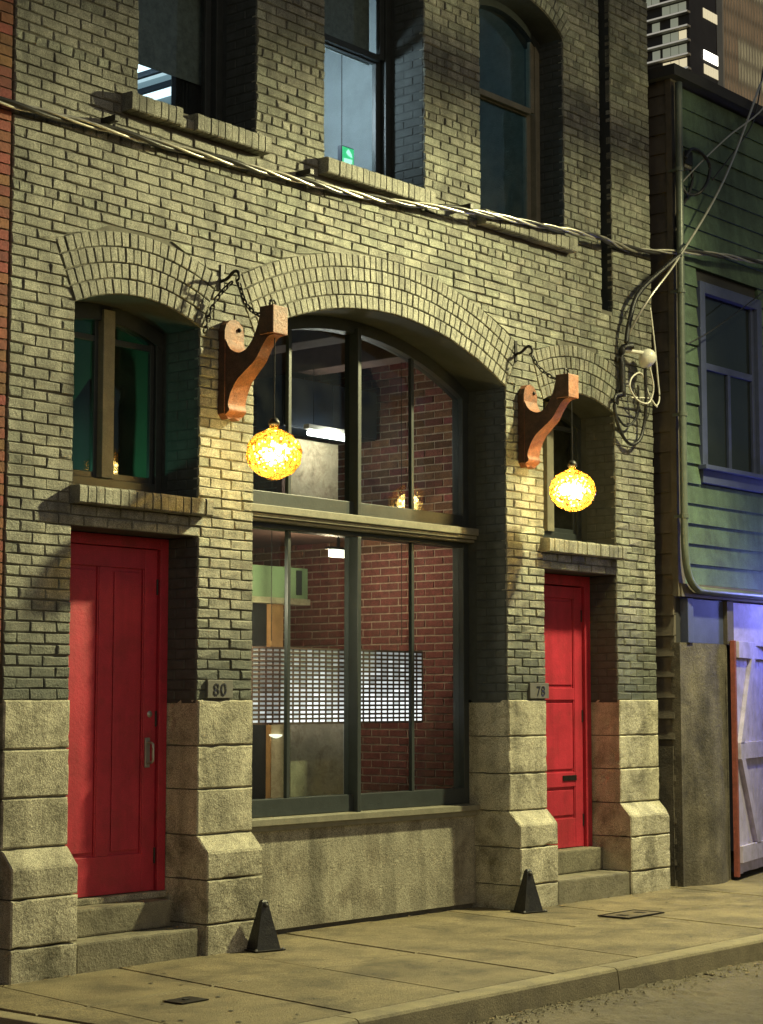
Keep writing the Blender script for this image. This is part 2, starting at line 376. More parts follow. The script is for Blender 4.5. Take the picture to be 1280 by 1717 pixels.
for i in range(150):
    if i < 90: x = rnd(-3.9, 4.6); y = -0.115 - abs(random.gauss(0, 0.05)) if not -1.4 < x < 1.4 else 0.30 - abs(random.gauss(0, 0.06)); z0 = 0.004
    else: x = rnd(-3.0, 3.0); y = -2.42 - abs(random.gauss(0, 0.12)); z0 = -0.118
    a = rnd(0, 6.28); l = rnd(0.008, 0.028); w = l * rnd(0.25, 0.6); n = len(q.v); ca, sa = math.cos(a), math.sin(a)
    for (u, v, h) in ((-l, 0, 0), (0, -w, rnd(0, .006)), (l, 0, rnd(0, .004)), (0, w, rnd(0, .008))): q.v.append((x + u * ca - v * sa, y + u * sa + v * ca, z0 + h))
    q.f += [(n, n + 1, n + 2), (n, n + 2, n + 3)]
lt_ = q.build('litter', mat('dry_leaf', (0.20, 0.14, 0.07), 0.8, 0.5, 30), None); lt_['kind'] = 'stuff'; tag(lt_, 'dry leaves and scraps lying along the wall foot and gutter', 'litter')
q = MB()
for i in range(70):
    x = rnd(-3.9, 5.0); y = rnd(-2.15, -0.3); r = rnd(0.008, 0.018); n = len(q.v)
    for k in range(7): q.v.append((x + r * math.cos(k * .9), y + r * 0.9 * math.sin(k * .9), 0.0045))
    q.v.append((x, y, 0.0065))
    for k in range(7): q.f.append((n + k, n + (k + 1) % 7, n + 7))
gm = q.build('gum_spots', mat('old_gum', (0.05, 0.045, 0.035), 0.7, 0.2, 30), None); gm['kind'] = 'stuff'; tag(gm, 'dark flattened gum spots on the pavement', 'gum')
# small metal covers in the pavement
cv = thing('valve_cover', 'small dark metal valve cover set in the pavement before the left doorway', 'cover', (-3.27, -1.3, 0.004))
q = MB(); q.box(-0.10, 0.10, -0.075, 0.075, 0.0, 0.006, 0.002); q.build('plate', M['iron'], cv)
q = MB(); q.box(-0.02, 0.02, -0.012, 0.012, 0.0062, 0.012, 0.002); q.build('lift_lug', M['darkmetal'], cv)
cv = thing('utility_cover', 'rectangular iron utility cover in the pavement before the right doorway', 'cover', (1.70, -0.93, 0.003)); cv.scale = (0.72, 0.8, 0.8)
q = MB(); q.box(-0.33, 0.33, -0.17, -0.155, 0, 0.012); q.box(-0.33, 0.33, 0.155, 0.17, 0, 0.012); q.box(-0.345, -0.33, -0.17, 0.17, 0, 0.012); q.box(0.33, 0.345, -0.17, 0.17, 0, 0.012)
q.build('rim', M['iron'], cv)
for k in range(2):
    q = MB(); q.box(-0.325 + k * 0.326, -0.002 + k * 0.326, -0.15, 0.15, 0, 0.008, 0.002); q.build('plate', M['asphalt'], cv)
    q = MB(); q.box(-0.2 + k * 0.326, -0.12 + k * 0.326, -0.05, 0.05, 0.0085, 0.012, 0.001); q.build('lift_slot', M['iron'], cv)

# ================================================================== BRICK BUILDING
XL, XR = -3.497, 3.61
ZT = 8.4
bld = thing('brick_building', 'grey painted brick building with three arched openings and two red doors', 'building', (0, 0, 0))
CP = 0.0656         # course pitch
BP = 0.198          # stretcher pitch
J = 0.0068          # joint
class Arch:
    """opening with a segmental head and radial brick rings"""
    def __init__(s, xc, hw, z0, zs, R, rings, rt=0.1):
        s.xc, s.hw, s.z0, s.zs, s.R, s.n, s.rt = xc, hw, z0, zs, R, rings, rt
        s.th = math.asin(hw / R); s.zc = zs - R * math.cos(s.th)
        s.Ro = R + rings * rt
        s.zsk = s.zc + s.Ro * math.cos(s.th); s.hwo = s.Ro * math.sin(s.th)
        s.ztop = s.zc + s.Ro
    def hole(s, x):
        """(z bottom, z top) of the opening at x"""
        d = x - s.xc
        if abs(d) > s.hw + 1e-6: return None
        return s.z0, s.zc + math.sqrt(max(0, s.R ** 2 - d * d))
    def span(s, z):
        if z < s.z0 or z >= s.ztop - 0.004: return None
        if z <= s.zs: h = s.hw
        elif z <= s.zsk: h = s.hw + (s.hwo - s.hw) * (z - s.zs) / (s.zsk - s.zs)
        else: h = math.sqrt(max(0, s.Ro ** 2 - (z - s.zc) ** 2))
        return s.xc - h, s.xc + h
class Rect:
    def __init__(s, x0, x1, z0, z1): s.x0, s.x1, s.z0, s.z1 = x0, x1, z0, z1
    def hole(s, x): return (s.z0, s.z1) if s.x0 - 1e-6 <= x <= s.x1 + 1e-6 else None
    def span(s, z): return (s.x0, s.x1) if s.z0 <= z < s.z1 else None
DW = 0.532
XD = 2.468
archL = Arch(-XD, DW, 2.90, 4.02, 1.30, 4)
archR = Arch(XD, DW, 2.90, 4.02, 1.30, 4)
archC = Arch(0.0, 1.43, 0.0, 4.06, 3.02, 4)
upW = [(-2.51, -1.418), (-0.725, 0.413), (1.113, 2.275)]
archU = [Arch((a + b) / 2, (b - a) / 2, 5.42, 7.13, 0.9, 2) for a, b in upW]
doorL = Rect(-XD - DW, -XD + DW, 0, 2.65); doorR = Rect(XD - DW, XD + DW, 0, 2.65)
slot = Rect(2.82, 2.992, 4.91, ZT)
usills = [(-2.645, -1.364), (-0.79, 0.43), (1.06, 2.34)]
sills = [Rect(-3.02, -1.89, 2.78, 2.90), Rect(1.89, 3.02, 2.78, 2.90)] + [Rect(a, b, 5.295, 5.42) for a, b in usills]
holes = [archL, archR, archC, doorL, doorR, slot] + archU
blockers = holes + sills
# ---- mortar backing wall with reveals
YB, YW = 0.010, 0.40
cuts = {XL, XR}
for h in holes:
    if isinstance(h, Arch):
        for k in range(29): cuts.add(round(h.xc + h.hw * math.cos(math.pi * k / 28), 5))
    else: cuts.add(h.x0); cuts.add(h.x1)
cuts = sorted(cuts)
cl = [cuts[0]]
for c in cuts[1:]:
    if c - cl[-1] > 1e-4: cl.append(c)
wall = MB(); rev = MB()
ZB0 = 1.58
for x0, x1 in zip(cl, cl[1:]):
    xm = (x0 + x1) / 2
    hs = []
    for h in holes:
        if h.hole(xm):
            a = h.hole(min(max(x0, h.xc - h.hw), h.xc + h.hw) if isinstance(h, Arch) else xm)
            b = h.hole(min(max(x1, h.xc - h.hw), h.xc + h.hw) if isinstance(h, Arch) else xm)
            hs.append((a, b, h))
    hs.sort(key=lambda t: t[0][0])
    za = zb = ZB0
    for a, b, h in hs:
        if a[0] > za + 1e-4:
            wall.quad((x0, YB, za), (x1, YB, zb), (x1, YB, b[0]), (x0, YB, a[0]))
            rev.quad((x0, YB, a[0]), (x1, YB, b[0]), (x1, YW, b[0]), (x0, YW, a[0]))
        za, zb = a[1], b[1]
        if h is not slot: rev.quad((x0, YB, za), (x1, YB, zb), (x1, YW, zb), (x0, YW, za))
    if za < ZT - 1e-3: wall.quad((x0, YB, za), (x1, YB, zb), (x1, YB, ZT), (x0, YB, ZT))
for h in holes:
    if isinstance(h, Arch): e = [(h.xc - h.hw, h.z0, h.zs), (h.xc + h.hw, h.z0, h.zs)]
    else: e = [(h.x0, h.z0, h.z1), (h.x1, h.z0, h.z1)]
    yy = 0.2 if h is slot else YW
    for x, z0, z1 in e: rev.quad((x, YB, max(z0, ZB0)), (x, yy, max(z0, ZB0)), (x, yy, z1), (x, YB, z1))
rev.quad((2.82, 0.2, 4.91), (2.992, 0.2, 4.91), (2.992, 0.2, ZT), (2.82, 0.2, ZT))
wall.quad((XR, YB, ZB0), (XR, 6.0, ZB0), (XR, 6.0, ZT), (XR, YB, ZT))
wall.quad((XL, YB, ZB0), (XL, 6.0, ZB0), (XL, 6.0, ZT), (XL, YB, ZT))
wall.build('mortar_wall', M['mortar'], bld, fix=False)
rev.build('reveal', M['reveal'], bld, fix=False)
boxo('roof_slab', M['idark'], bld, XL, XR, 0.42, 6.0, ZT - 0.02, ZT + 0.1)
boxo('rear_wall', M['idark'], bld, XL, XR, 5.9, 6.05, 0, ZT - 0.03)
boxo('lower_side_wall', M['plaster'], bld, XR - 0.06, XR - 0.001, 0.3, 5.9, 0, ZB0)

# ---- bricks
def brick_mb(c, y0, yb, bev=0.006, jit=0.0016, off=(0, 0)):
    bev *= rnd(0.7, 1.5)
    """c: 4 corners (x,z) anticlockwise seen from the street; rounded, slightly uneven arrises"""
    q = MB(); n = 4
    cx = sum(p[0] for p in c) / 4; cz = sum(p[1] for p in c) / 4
    o = [(p[0] + rnd(-jit, jit) - off[0], p[1] + rnd(-jit, jit) - off[1]) for p in c]
    mx, mz = cx - off[0], cz - off[1]
    def inset(d):
        r = []
        for p in o:
            dx = p[0] - mx; dz = p[1] - mz
            r.append((mx + dx - math.copysign(min(d, abs(dx) * .6), dx), mz + dz - math.copysign(min(d, abs(dz) * .6), dz)))
        return r
    i1 = inset(bev * 0.35); i2 = inset(bev)
    q.v += [(p[0], yb, p[1]) for p in o] + [(p[0], y0 + bev, p[1]) for p in o] + [(p[0], y0 + bev * 0.3, p[1]) for p in i1] + [(p[0] + rnd(-jit, jit), y0 + rnd(-jit, jit) * 1.6, p[1] + rnd(-jit, jit)) for p in i2]
    for l in range(3):
        for k in range(4):
            k2 = (k + 1) % 4; q.f.append((l * 4 + k, l * 4 + k2, l * 4 + 4 + k2, l * 4 + 4 + k))
    q.f.append((12, 13, 14, 15))
    return q
bricks = []    # (corner list, regular flag)
def jambish(x, z):
    for h in holes:
        sp = h.span(z)
        if sp and isinstance(h, (Arch, Rect)) and (not isinstance(h, Arch) or z < h.zs): 
            if abs(sp[0] - x) < 1e-4 or abs(sp[1] - x) < 1e-4: return True
    return abs(x - XL) < 1e-4
k = 0; z = 1.60
while z < ZT - CP:
    zb, zt = z + J / 2, z + CP - J / 2; zm = (zb + zt) / 2
    bl = []
    for h in blockers:
        s = h.span(zm)
        if s: bl.append((s[0], s[1], h))
    bl.sort(key=lambda t: t[0])
    iv = []; cur = XL; curh = None
    for a, b, h in bl:
        if a > cur: iv.append((cur, a, curh, h))
        if b > cur: cur, curh = b, h
    if cur < XR: iv.append((cur, XR, curh, None))
    header = (k % 7 == 4) and z > 4.6
    pitch = BP / 2 if header else BP
    for a, b, ha, hb in iv:
        if b - a < 0.03: continue
        if jambish(a, zm): anc = a
        elif jambish(b, zm): anc = b - 50 * BP
        else: anc = -3.0
        ph = 0.0 if k % 2 == 0 else BP / 2
        if header: ph = BP / 4
        x0 = anc + ph + math.floor((a - anc - ph) / pitch) * pitch
        cutx = [a]
        x = x0
        while x < b + 1e-6:
            xj = x + (rnd(-0.008, 0.008) if not header else rnd(-0.004, 0.004))
            if xj > a + 0.045 and xj < b - 0.045: cutx.append(xj)
            x += pitch
        cutx.append(b)
        for i in range(len(cutx) - 1):
            l, r = cutx[i], cutx[i + 1]
            lj = J / 2 if l > a + 1e-6 or ha in sills else 0.0
            rj = J / 2 if r < b - 1e-6 or hb in sills else 0.0
            lb = lt = l + lj; rb = rt = r - rj
            if l == a and isinstance(ha, Arch) and zm > ha.zs:
                s1, s2 = ha.span(zb), ha.span(zt)
                if s1: lb = s1[1] + J
                if s2: lt = s2[1] + J
                else: lt = max(lb - 0.12, min(lb, ha.xc + 0.02))
            if r == b and isinstance(hb, Arch) and zm > hb.zs:
                s1, s2 = hb.span(zb), hb.span(zt)
                if s1: rb = s1[0] - J
                if s2: rt = s2[0] - J
                else: rt = min(rb + 0.12, max(rb, hb.xc - 0.02))
            if rb - lb < 0.012 and rt - lt < 0.012: continue
            rb = max(rb, lb + 0.006); rt = max(rt, lt + 0.006)
            ww = random.gauss(0, 0.0012)
            bricks.append([(lb, zb + ww), (rb, zb + ww * 0.5), (rt, zt + ww * 0.5), (lt, zt + ww)])
    z += CP; k += 1
def pxarea(c):
    P = [proj((p[0], 0, p[1])) for p in c]
    if min(p[0] for p in P) < 0 or max(p[0] for p in P) > 1280 or min(p[1] for p in P) < 0 or max(p[1] for p in P) > 1717: return 0
    return abs(sum(P[i][0] * P[(i + 1) % 4][1] - P[(i + 1) % 4][0] * P[i][1] for i in range(4))) / 2
bricks.sort(key=pxarea, reverse=True)
proto = []
pw, ph_ = BP - J, CP - J
for v in range(10):
    proto.append(brick_mb([(-pw / 2, -ph_ / 2), (pw / 2, -ph_ / 2), (pw / 2, ph_ / 2), (-pw / 2, ph_ / 2)], 0.0, 0.05, 0.007, 0.002).mesh('brick', M['brick']))
for c in bricks[:300]:
    w = c[1][0] - c[0][0]; cx = sum(p[0] for p in c) / 4; cz = sum(p[1] for p in c) / 4
    if abs(w - pw) < 0.017 and abs(c[2][0] - c[3][0] - w) < 1e-6:
        o = link('brick', random.choice(proto), bld); o.location = (cx, rnd(-0.004, 0.002), cz); o.scale = (w / pw, 1, 1)
    else:
        o = brick_mb(c, rnd(-0.005, 0.003), 0.05, 0.007, 0.0028, (cx, cz)).build('brick', M['brick'], bld); o.location = (cx, 0, cz)
allb = MB()
def merge(dst, src):
    n = len(dst.v); dst.v += src.v; dst.f += [tuple(n + i for i in f) for f in src.f]
for c in bricks[300:]: merge(allb, brick_mb(c, rnd(-0.005, 0.003), 0.05, 0.007, 0.0028))
jamb = MB()
# bricks turned into the jambs of the openings
for h, zlo, zhi in ((archL, 2.9, 4.02), (archR, 2.9, 4.02), (doorL, 1.6, 2.65), (doorR, 1.6, 2.65), (archC, 1.6, 4.06), (archU[0], 5.42, 7.1), (archU[1], 5.42, 7.1), (archU[2], 5.42, 7.1)):
    xa, xb = h.span((zlo + zhi) / 2)
    for xx, sg in ((xa, 1), (xb, -1)):
        zz = zlo; kk = 0
        while zz < zhi - 0.03:
            t = min(zz + CP, zhi)
            sp = [0.012, 0.11, 0.30] if kk % 2 else [0.012, 0.20, 0.30]
            for y0, y1 in zip(sp, sp[1:]):
                qb = brick_mb([(y0 + J / 2, zz + J / 2), (y1 - J / 2, zz + J / 2), (y1 - J / 2, t - J / 2), (y0 + J / 2, t - J / 2)], 0.0, 0.03, 0.005, 0.0012)
                n = len(jamb.v)
                jamb.v += [(xx + sg * (0.004 - v[1]) , v[0], v[2]) for v in qb.v]
                jamb.f += [tuple(n + i for i in f) for f in qb.f]
            zz = t; kk += 1
o = allb.build('brickwork', M['brick'], bld); o['kind'] = 'stuff'
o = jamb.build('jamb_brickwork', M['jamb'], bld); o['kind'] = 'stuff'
# ---- arch rings
arcb = []
for A in (archL, archC, archR, *archU):
    for r in range(A.n):
        Ri = A.R + r * A.rt + 0.004; Ro = A.R + (r + 1) * A.rt - 0.004
        n = max(3, round(2 * A.th * (Ri + Ro) / 2 / 0.0655))
        for i in range(n):
            t0 = -A.th + 2 * A.th * i / n + 0.0036 / Ri * 1; t1 = -A.th + 2 * A.th * (i + 1) / n - 0.0036 / Ri
            f = lambda R, t: (A.xc + R * math.sin(t), A.zc + R * math.cos(t))
            arcb.append([f(Ri, t0), f(Ri, t1), f(Ro, t1), f(Ro, t0)])
arcb.sort(key=pxarea, reverse=True)
def arch_mb(c, off=(0, 0)):
    q = MB(); cx = sum(p[0] for p in c) / 4; cz = sum(p[1] for p in c) / 4
    y0 = rnd(-0.009, -0.002)
    jt = 0.0015
    o = [(p[0] - off[0] + rnd(-jt, jt), p[1] - off[1] + rnd(-jt, jt)) for p in c]; mx, mz = cx - off[0], cz - off[1]
    def sh(k): return [(mx + (p[0] - mx) * (1 - k[0]), mz + (p[1] - mz) * (1 - k[0])) for p in o]
    i1 = sh((0.04,)); i2 = sh((0.13,))
    q.v += [(p[0], 0.06, p[1]) for p in o] + [(p[0], y0 + 0.006, p[1]) for p in o] + [(p[0], y0 + 0.002, p[1]) for p in i1] + [(p[0], y0, p[1]) for p in i2]
    for l in range(3):
        for k in range(4):
            k2 = (k + 1) % 4; q.f.append((l * 4 + k, l * 4 + k2, l * 4 + 4 + k2, l * 4 + 4 + k))
    q.f.append((12, 13, 14, 15)); return q
for c in arcb[:300]:
    cx = sum(p[0] for p in c) / 4; cz = sum(p[1] for p in c) / 4
    o = arch_mb(c, (cx, cz)).build('arch_brick', M['brick'], bld); o.location = (cx, 0, cz)
rest = MB()
for c in arcb[300:]: merge(rest, arch_mb(c))
o = rest.build('arch_brickwork', M['brick'], bld); o['kind'] = 'stuff'
# ---- brick-on-edge sills
for si, S in enumerate(sills):
    n = round((S.x1 - S.x0) / 0.0655); w = (S.x1 - S.x0) / n
    for i in range(n):
        x0 = S.x0 + i * w + 0.004; x1 = x0 + w - 0.008
        zt = S.z1 - rnd(0, 0.004); z0 = S.z0 + rnd(0, 0.003); yf = -0.09 + rnd(-0.004, 0.004)
        if si == 2 and i in (7, 8): zt -= 0.045; yf += 0.03
        q = MB(); b = 0.008
        prof = [(0.30, z0), (yf + b, z0), (yf, z0 + b), (yf - 0.002, zt - 0.022), (yf + 0.005, zt - 0.01), (yf + 0.02, zt - 0.006), (0.30, zt + 0.004)]
        q.prism(prof, lambda a, c2: (x0, a, c2), lambda a, c2: (x1, a, c2))
        q.build('sill_brick', M['brick'], bld)
# ---- stone piers
PX = [(-3.497, -3.0), (-1.936, -1.43), (1.43, 1.936), (3.0, 3.61)]
def stone_block(x0, x1, prof):
    q = MB(); bm = bmesh.new()
    A = [bm.verts.new((x0, a, b)) for a, b in prof]; B = [bm.verts.new((x1, a, b)) for a, b in prof]
    k = len(prof)
    bm.faces.new(A); bm.faces.new(B[::-1])
    for i in range(k): bm.faces.new((A[i], B[i], B[(i + 1) % k], A[(i + 1) % k]))
    bmesh.ops.recalc_face_normals(bm, faces=bm.faces)
    ed = [e for e in bm.edges if max(e.verts[0].co.y, e.verts[1].co.y) < 0.2]
    bmesh.ops.bevel(bm, geom=ed, offset=0.009, segments=1, affect='EDGES', profile=0.5)
    bmesh.ops.subdivide_edges(bm, edges=[e for e in bm.edges if e.calc_length() > 0.07], cuts=7, use_grid_fill=True)
    bm.normal_update()
    zlo = min(p[1] for p in prof); zhi = max(p[1] for p in prof); seed = rnd(0, 90)
    for v in bm.verts:
        if v.co.y > 0.3: continue
        p = v.co
        d = 0.0022 * mnoise.noise(p * 9 + Vector((seed, 0, 0))) + 0.0012 * mnoise.noise(p * 33)
        edge = min(p.x - x0, x1 - p.x) + 0.0; ez = min(abs(p.z - zlo), abs(zhi - p.z))
        if min(edge, ez) < 0.02: d -= 0.007 * max(0.0, mnoise.noise(p * 14 + Vector((0, seed, 3))) - 0.22) * 3
        v.co += v.normal * d
    q.addbm(bm); return q.build('stone_block', M['stone'], bld)
YS = -0.014
for i, (x0, x1) in enumerate(PX):
    a, b = x0 + (0.0 if i else 0.002), x1
    yb = 0.40
    hs = [1.60, 1.312 + rnd(-.01, .01), 1.026 + rnd(-.01, .01), 0.745]
    for z1, z0 in zip(hs, hs[1:]):
        stone_block(a, b, [(yb, z0 + 0.004), (YS + rnd(-.003, .003), z0 + 0.004), (YS + rnd(-.003, .003), z1 - 0.004 if z1 < 1.6 else z1), (yb, z1 - 0.004 if z1 < 1.6 else z1)])
    hb = [0.745, 0.467, 0.185 + rnd(-.008, .008), -0.02]
    YP = -0.112
    stone_block(a, b, [(yb, 0.471), (YP, 0.471), (YP, 0.638), (YS, 0.741), (yb, 0.741)])
    stone_block(a, b, [(yb, hb[2] + 0.004), (YP - 0.002, hb[2] + 0.004), (YP - 0.002, 0.463), (yb, 0.463)])
    stone_block(a, b, [(yb, -0.02), (YP, -0.02), (YP, hb[2] - 0.004), (yb, hb[2] - 0.004)])
    boxo('pier_core', M['mortar'], bld, a + 0.012, b - 0.012, 0.0, 0.38, -0.02, 1.59)
# apron panel under the big window
q = MB(); q.hexa([(-1.428, 0.315, 0.03), (1.428, 0.315, 0.03), (1.428, 0.330, 0.70), (-1.428, 0.330, 0.70), (-1.428, 0.55, 0.03), (1.428, 0.55, 0.03), (1.428, 0.55, 0.70), (-1.428, 0.55, 0.70)])
q.build('apron_panel', M['concrete'], bld)
boxo('apron_base', M['mortar'], bld, -1.428, 1.428, 0.36, 0.5, -0.02, 0.028)
# ---- door steps
def step(x0, x1, y0, y1, z0, z1):
    q = MB(); q.box(x0, x1, y0, y1, z0, z1, 0.014); return q.build('step', M['stepstone'], bld)
step(-2.985, -1.985, -0.085, 0.30, -0.03, 0.175)
step(-2.985, -2.05, 0.10, 0.40, 0.178, 0.345)
boxo('threshold', M['concrete'], bld, -2.985, -1.95, 0.24, 0.44, 0.345, 0.385, 0.008)
step(1.95, 2.985, -0.10, 0.30, -0.03, 0.185)
step(1.95, 2.985, 0.165, 0.40, 0.188, 0.375)
# ---- doors
def panel_door(x0, x1, y, z0, z1, kind):
    d = MB(); d.box(x0, x1, y, y + 0.045, z0, z1, 0.003)
    dr = d.build('door', M['red'], bld)
    if kind == 'L': rails = [z0, z0 + 0.24, z1 - 0.13, z1]; dr['label'] = 'red panelled door in the left doorway'
    else: rails = [z0, z0 + 0.24, z0 + 0.50, z0 + 0.62, z1 - 0.95, z1 - 0.85, z1 - 0.1, z1]; dr['label'] = 'red panelled door with letter slot in the right doorway'
    sw = 0.105
    f = MB()
    f.box(x0 + 0.001, x0 + sw, y - 0.016, y - 0.0005, z0, z1, 0.004); f.box(x1 - sw, x1 - 0.001, y - 0.016, y - 0.0005, z0, z1, 0.004)
    if kind == 'L': f.box((x0 + x1) / 2 - 0.055, (x0 + x1) / 2 + 0.055, y - 0.0155, y - 0.0005, z0 + 0.24, z1 - 0.13, 0.004)
    for a, b in zip(rails[::2], rails[1::2]): f.box(x0 + sw + 0.001, x1 - sw - 0.001, y - 0.0155, y - 0.0005, a + 0.001, b, 0.004)
    f.build('stile', M['red'], dr)
    for a, b in zip(rails[1::2], rails[2::2]):
        xs2 = [x0 + sw, (x0 + x1) / 2 - 0.055, (x0 + x1) / 2 + 0.055, x1 - sw] if kind == 'L' else [x0 + sw, x1 - sw]
        for p, r in zip(xs2[::2], xs2[1::2]):
            g = MB(); g.box(p + 0.022, r - 0.022, y - 0.010, y - 0.0004, a + 0.025, b - 0.025, 0.006)
            for e in ((p + 0.002, p + 0.012, a, b), (r - 0.012, r - 0.002, a, b)): g.box(e[0], e[1], y - 0.012, y - 0.0004, e[2] + .002, e[3] - .002, 0.002)
            g.build('panel', M['red'], dr)
    for hz in (z0 + 0.22, (z0 + z1) / 2, z1 - 0.24):
        hg = MB(); hg.tube([(x1 + 0.004, y - 0.014, hz - 0.05), (x1 + 0.004, y - 0.014, hz + 0.05)], 0.009, 8); hg.build('hinge', M['iron'], dr)
    lk = MB(); lk.lathe([(0.0, 0.006), (0.018, 0.005), (0.022, 0.0)], (0, 0, 0), 14)
    o = lk.build('lock', M['metal'], dr, True); o.rotation_euler = (math.radians(90), 0, 0); o.location = (x1 - 0.05 if kind == 'L' else x0 + 0.05, y - 0.0165, z0 + 1.12)
    return dr
def door_frame(x0, x1, y, z0, z1, w):
    f = MB(); f.box(x0, x0 + w, y, y + 0.10, z0, z1, 0.004); f.box(x1 - w, x1, y, y + 0.10, z0, z1, 0.004); f.box(x0 + w, x1 - w, y + 0.001, y + 0.10, z1 - w, z1, 0.004)
    f.box(x0 + w, x0 + w + 0.016, y + 0.03, y + 0.09, z0, z1 - w, 0.003); f.box(x1 - w - 0.016, x1 - w, y + 0.03, y + 0.09, z0, z1 - w, 0.003)
    return f.build('door_frame', M['red'], bld)
door_frame(-2.995, -1.94, 0.27, 0.386, 2.645, 0.07)
dl = panel_door(-2.905, -2.03, 0.30, 0.39, 2.57, 'L')
q = MB(); q.box(-2.125, -2.085, 0.270, 0.283, 1.17, 1.36, 0.004); q.build('handle_plate', M['metal'], dl)
q = MB(); q.tube(spline([(-2.105, 0.27, 1.33), (-2.105, 0.225, 1.32), (-2.105, 0.22, 1.26), (-2.105, 0.225, 1.21), (-2.105, 0.27, 1.2)], 5), 0.009, 8); q.build('handle', M['metal'], dl, True)
door_frame(1.94, 2.995, 0.27, 0.376, 2.645, 0.085)
dr = panel_door(2.04, 2.895, 0.315, 0.38, 2.55, 'R')
q = MB(); q.box(2.60, 2.80, 0.292, 0.298, 0.93, 0.975, 0.002); q.build('letter_slot', M['iron'], dr)
q = MB(); q.lathe([(0.0, 0.03), (0.028, 0.03), (0.03, 0.02), (0.014, 0.012), (0.014, -0.02)], (0, 0, 0), 16)
kn = q.build('handle', M['metal'], dr, True); kn.rotation_euler = (math.radians(90), 0, 0); kn.location = (2.13, 0.285, 1.38)
# ---- house number plates
def number_plate(x0, x1, z0, z1, txt, size, tx):
    p = boxo('number_plate', M['reveal'], bld, x0, x1, -0.022, 0.008, z0, z1, 0.004)
    p['label'] = 'pale plate with painted house number ' + txt
    fc = bpy.data.curves.new('digits', 'FONT'); fc.body = txt; fc.size = size; fc.extrude = 0.0015; fc.align_x = 'CENTER'
    fc.space_character = 1.15
    t = bpy.data.objects.new('digits_src', fc); COL.objects.link(t)
    dg = bpy.context.evaluated_depsgraph_get(); me = bpy.data.meshes.new_from_object(t.evaluated_get(dg))
    bpy.data.objects.remove(t)
    me.materials.clear(); me.materials.append(M['blackpaint'])
    d = link('digits', me, p); d.rotation_euler = (math.radians(90), 0, 0); d.location = (tx, -0.0245, (z0 + z1) / 2 - size * 0.36)
M['plate'] = mat('plate_paint', (0.13, 0.125, 0.11), 0.6, 0.15, 12, 0.2, 60)
number_plate(-1.86, -1.63, 1.612, 1.73, '80', 0.115, -1.75)
number_plate(1.70, 1.955, 1.612, 1.735, '78', 0.11, 1.84)
for o in bld.children:
    if o.name.startswith('number_plate'): o.data.materials[0] = M['plate']

# ---- windows
def bar(q, x0, x1, y0, y1, z0, z1, b=0.004): q.box(x0, x1, y0, y1, z0, z1, b)
def arc_head(A, inset, y0, y1, drop, n=24):
    """curved frame head following the arch soffit"""
    q = MB(); Ro = A.R - inset; Ri = Ro - drop; th = math.asin(min(1, (A.hw - 0.002) / Ro))
    pts = [(A.xc + Ro * math.sin(-th + 2 * th * i / n), A.zc + Ro * math.cos(-th + 2 * th * i / n)) for i in range(n + 1)]
    th2 = math.asin(min(1, (A.hw - 0.002) / Ri))
    pts2 = [(A.xc + Ri * math.sin(th2 - 2 * th2 * i / n), A.zc + Ri * math.cos(th2 - 2 * th2 * i / n)) for i in range(n + 1)]
    for i in range(n):
        a, b, c, d = pts[i], pts[i + 1], pts2[n - 1 - i], pts2[n - i]
        q.hexa([(a[0], y0, a[1]), (b[0], y0, b[1]), (c[0], y0, c[1]), (d[0], y0, d[1]), (a[0], y1, a[1]), (b[0], y1, b[1]), (c[0], y1, c[1]), (d[0], y1, d[1])])
    return q
def pane_arch(A, x0, x1, y, z0, drop, n=8):
    """glass pane with a curved top"""
    q = MB(); R = A.R - drop
    top = []
    for i in range(n + 1):
        x = x0 + (x1 - x0) * i / n; top.append((x, A.zc + math.sqrt(max(0.0, R * R - (x - A.xc) ** 2))))
    q.prism([(x0, z0), (x1, z0)] + top[::-1], lambda a, b: (a, y, b), lambda a, b: (a, y + 0.005, b)); return q
# big middle window
big = arc_head(archC, 0.004, 0.37, 0.47, 0.09).build('window', M['frame'], bld); big['label'] = 'large arched shop window with dark frame in the middle'
f = MB()
bar(f, -1.425, -1.36, 0.375, 0.485, 0.79, 4.02); bar(f, 1.36, 1.425, 0.375, 0.485, 0.79, 4.02)
bar(f, -1.36, 1.36, 0.376, 0.484, 0.795, 0.915); bar(f, -1.36, 1.36, 0.376, 0.484, 2.80, 2.945); bar(f, -1.36, 1.36, 0.376, 0.484, 2.955, 3.06)
f.build('frame', M['frame'], big)
f = MB(); bar(f, 0.032, 0.072, 0.335, 0.47, 0.79, 2.80, 0.005); f.build('mullion', M['frame'], big)
f = MB(); bar(f, 0.032, 0.072, 0.335, 0.47, 2.962, 4.36, 0.005); f.build('mullion', M['frame'], big)
for xx in (-0.656, 0.738):
    f = MB(); bar(f, xx - 0.016, xx + 0.016, 0.385, 0.418, 0.915, 2.80); f.build('mullion', M['frame'], big)
    f = MB(); bar(f, xx - 0.016, xx + 0.016, 0.385, 0.418, 3.06, 4.26); f.build('mullion', M['frame'], big)
xsn = [-1.36, -0.658, -0.654, 0.032, 0.072, 0.736, 0.740, 1.36]
for a, b in zip(xsn[::2], xsn[1::2]):
    boxo('pane', M['glass'], big, a, b, 0.420, 0.425, 0.915, 2.80)
    pane_arch(archC, a, b, 0.420, 3.06, 0.085).build('pane', M['glass'], big)
f = MB(); bar(f, -1.428, 1.428, 0.27, 0.40, 2.895, 2.95, 0.006); bar(f, -1.428, 1.428, 0.29, 0.40, 2.865, 2.893, 0.005); bar(f, -1.428, 1.428, 0.315, 0.40, 2.84, 2.863, 0.005)
f.build('transom', M['ledge'], big)
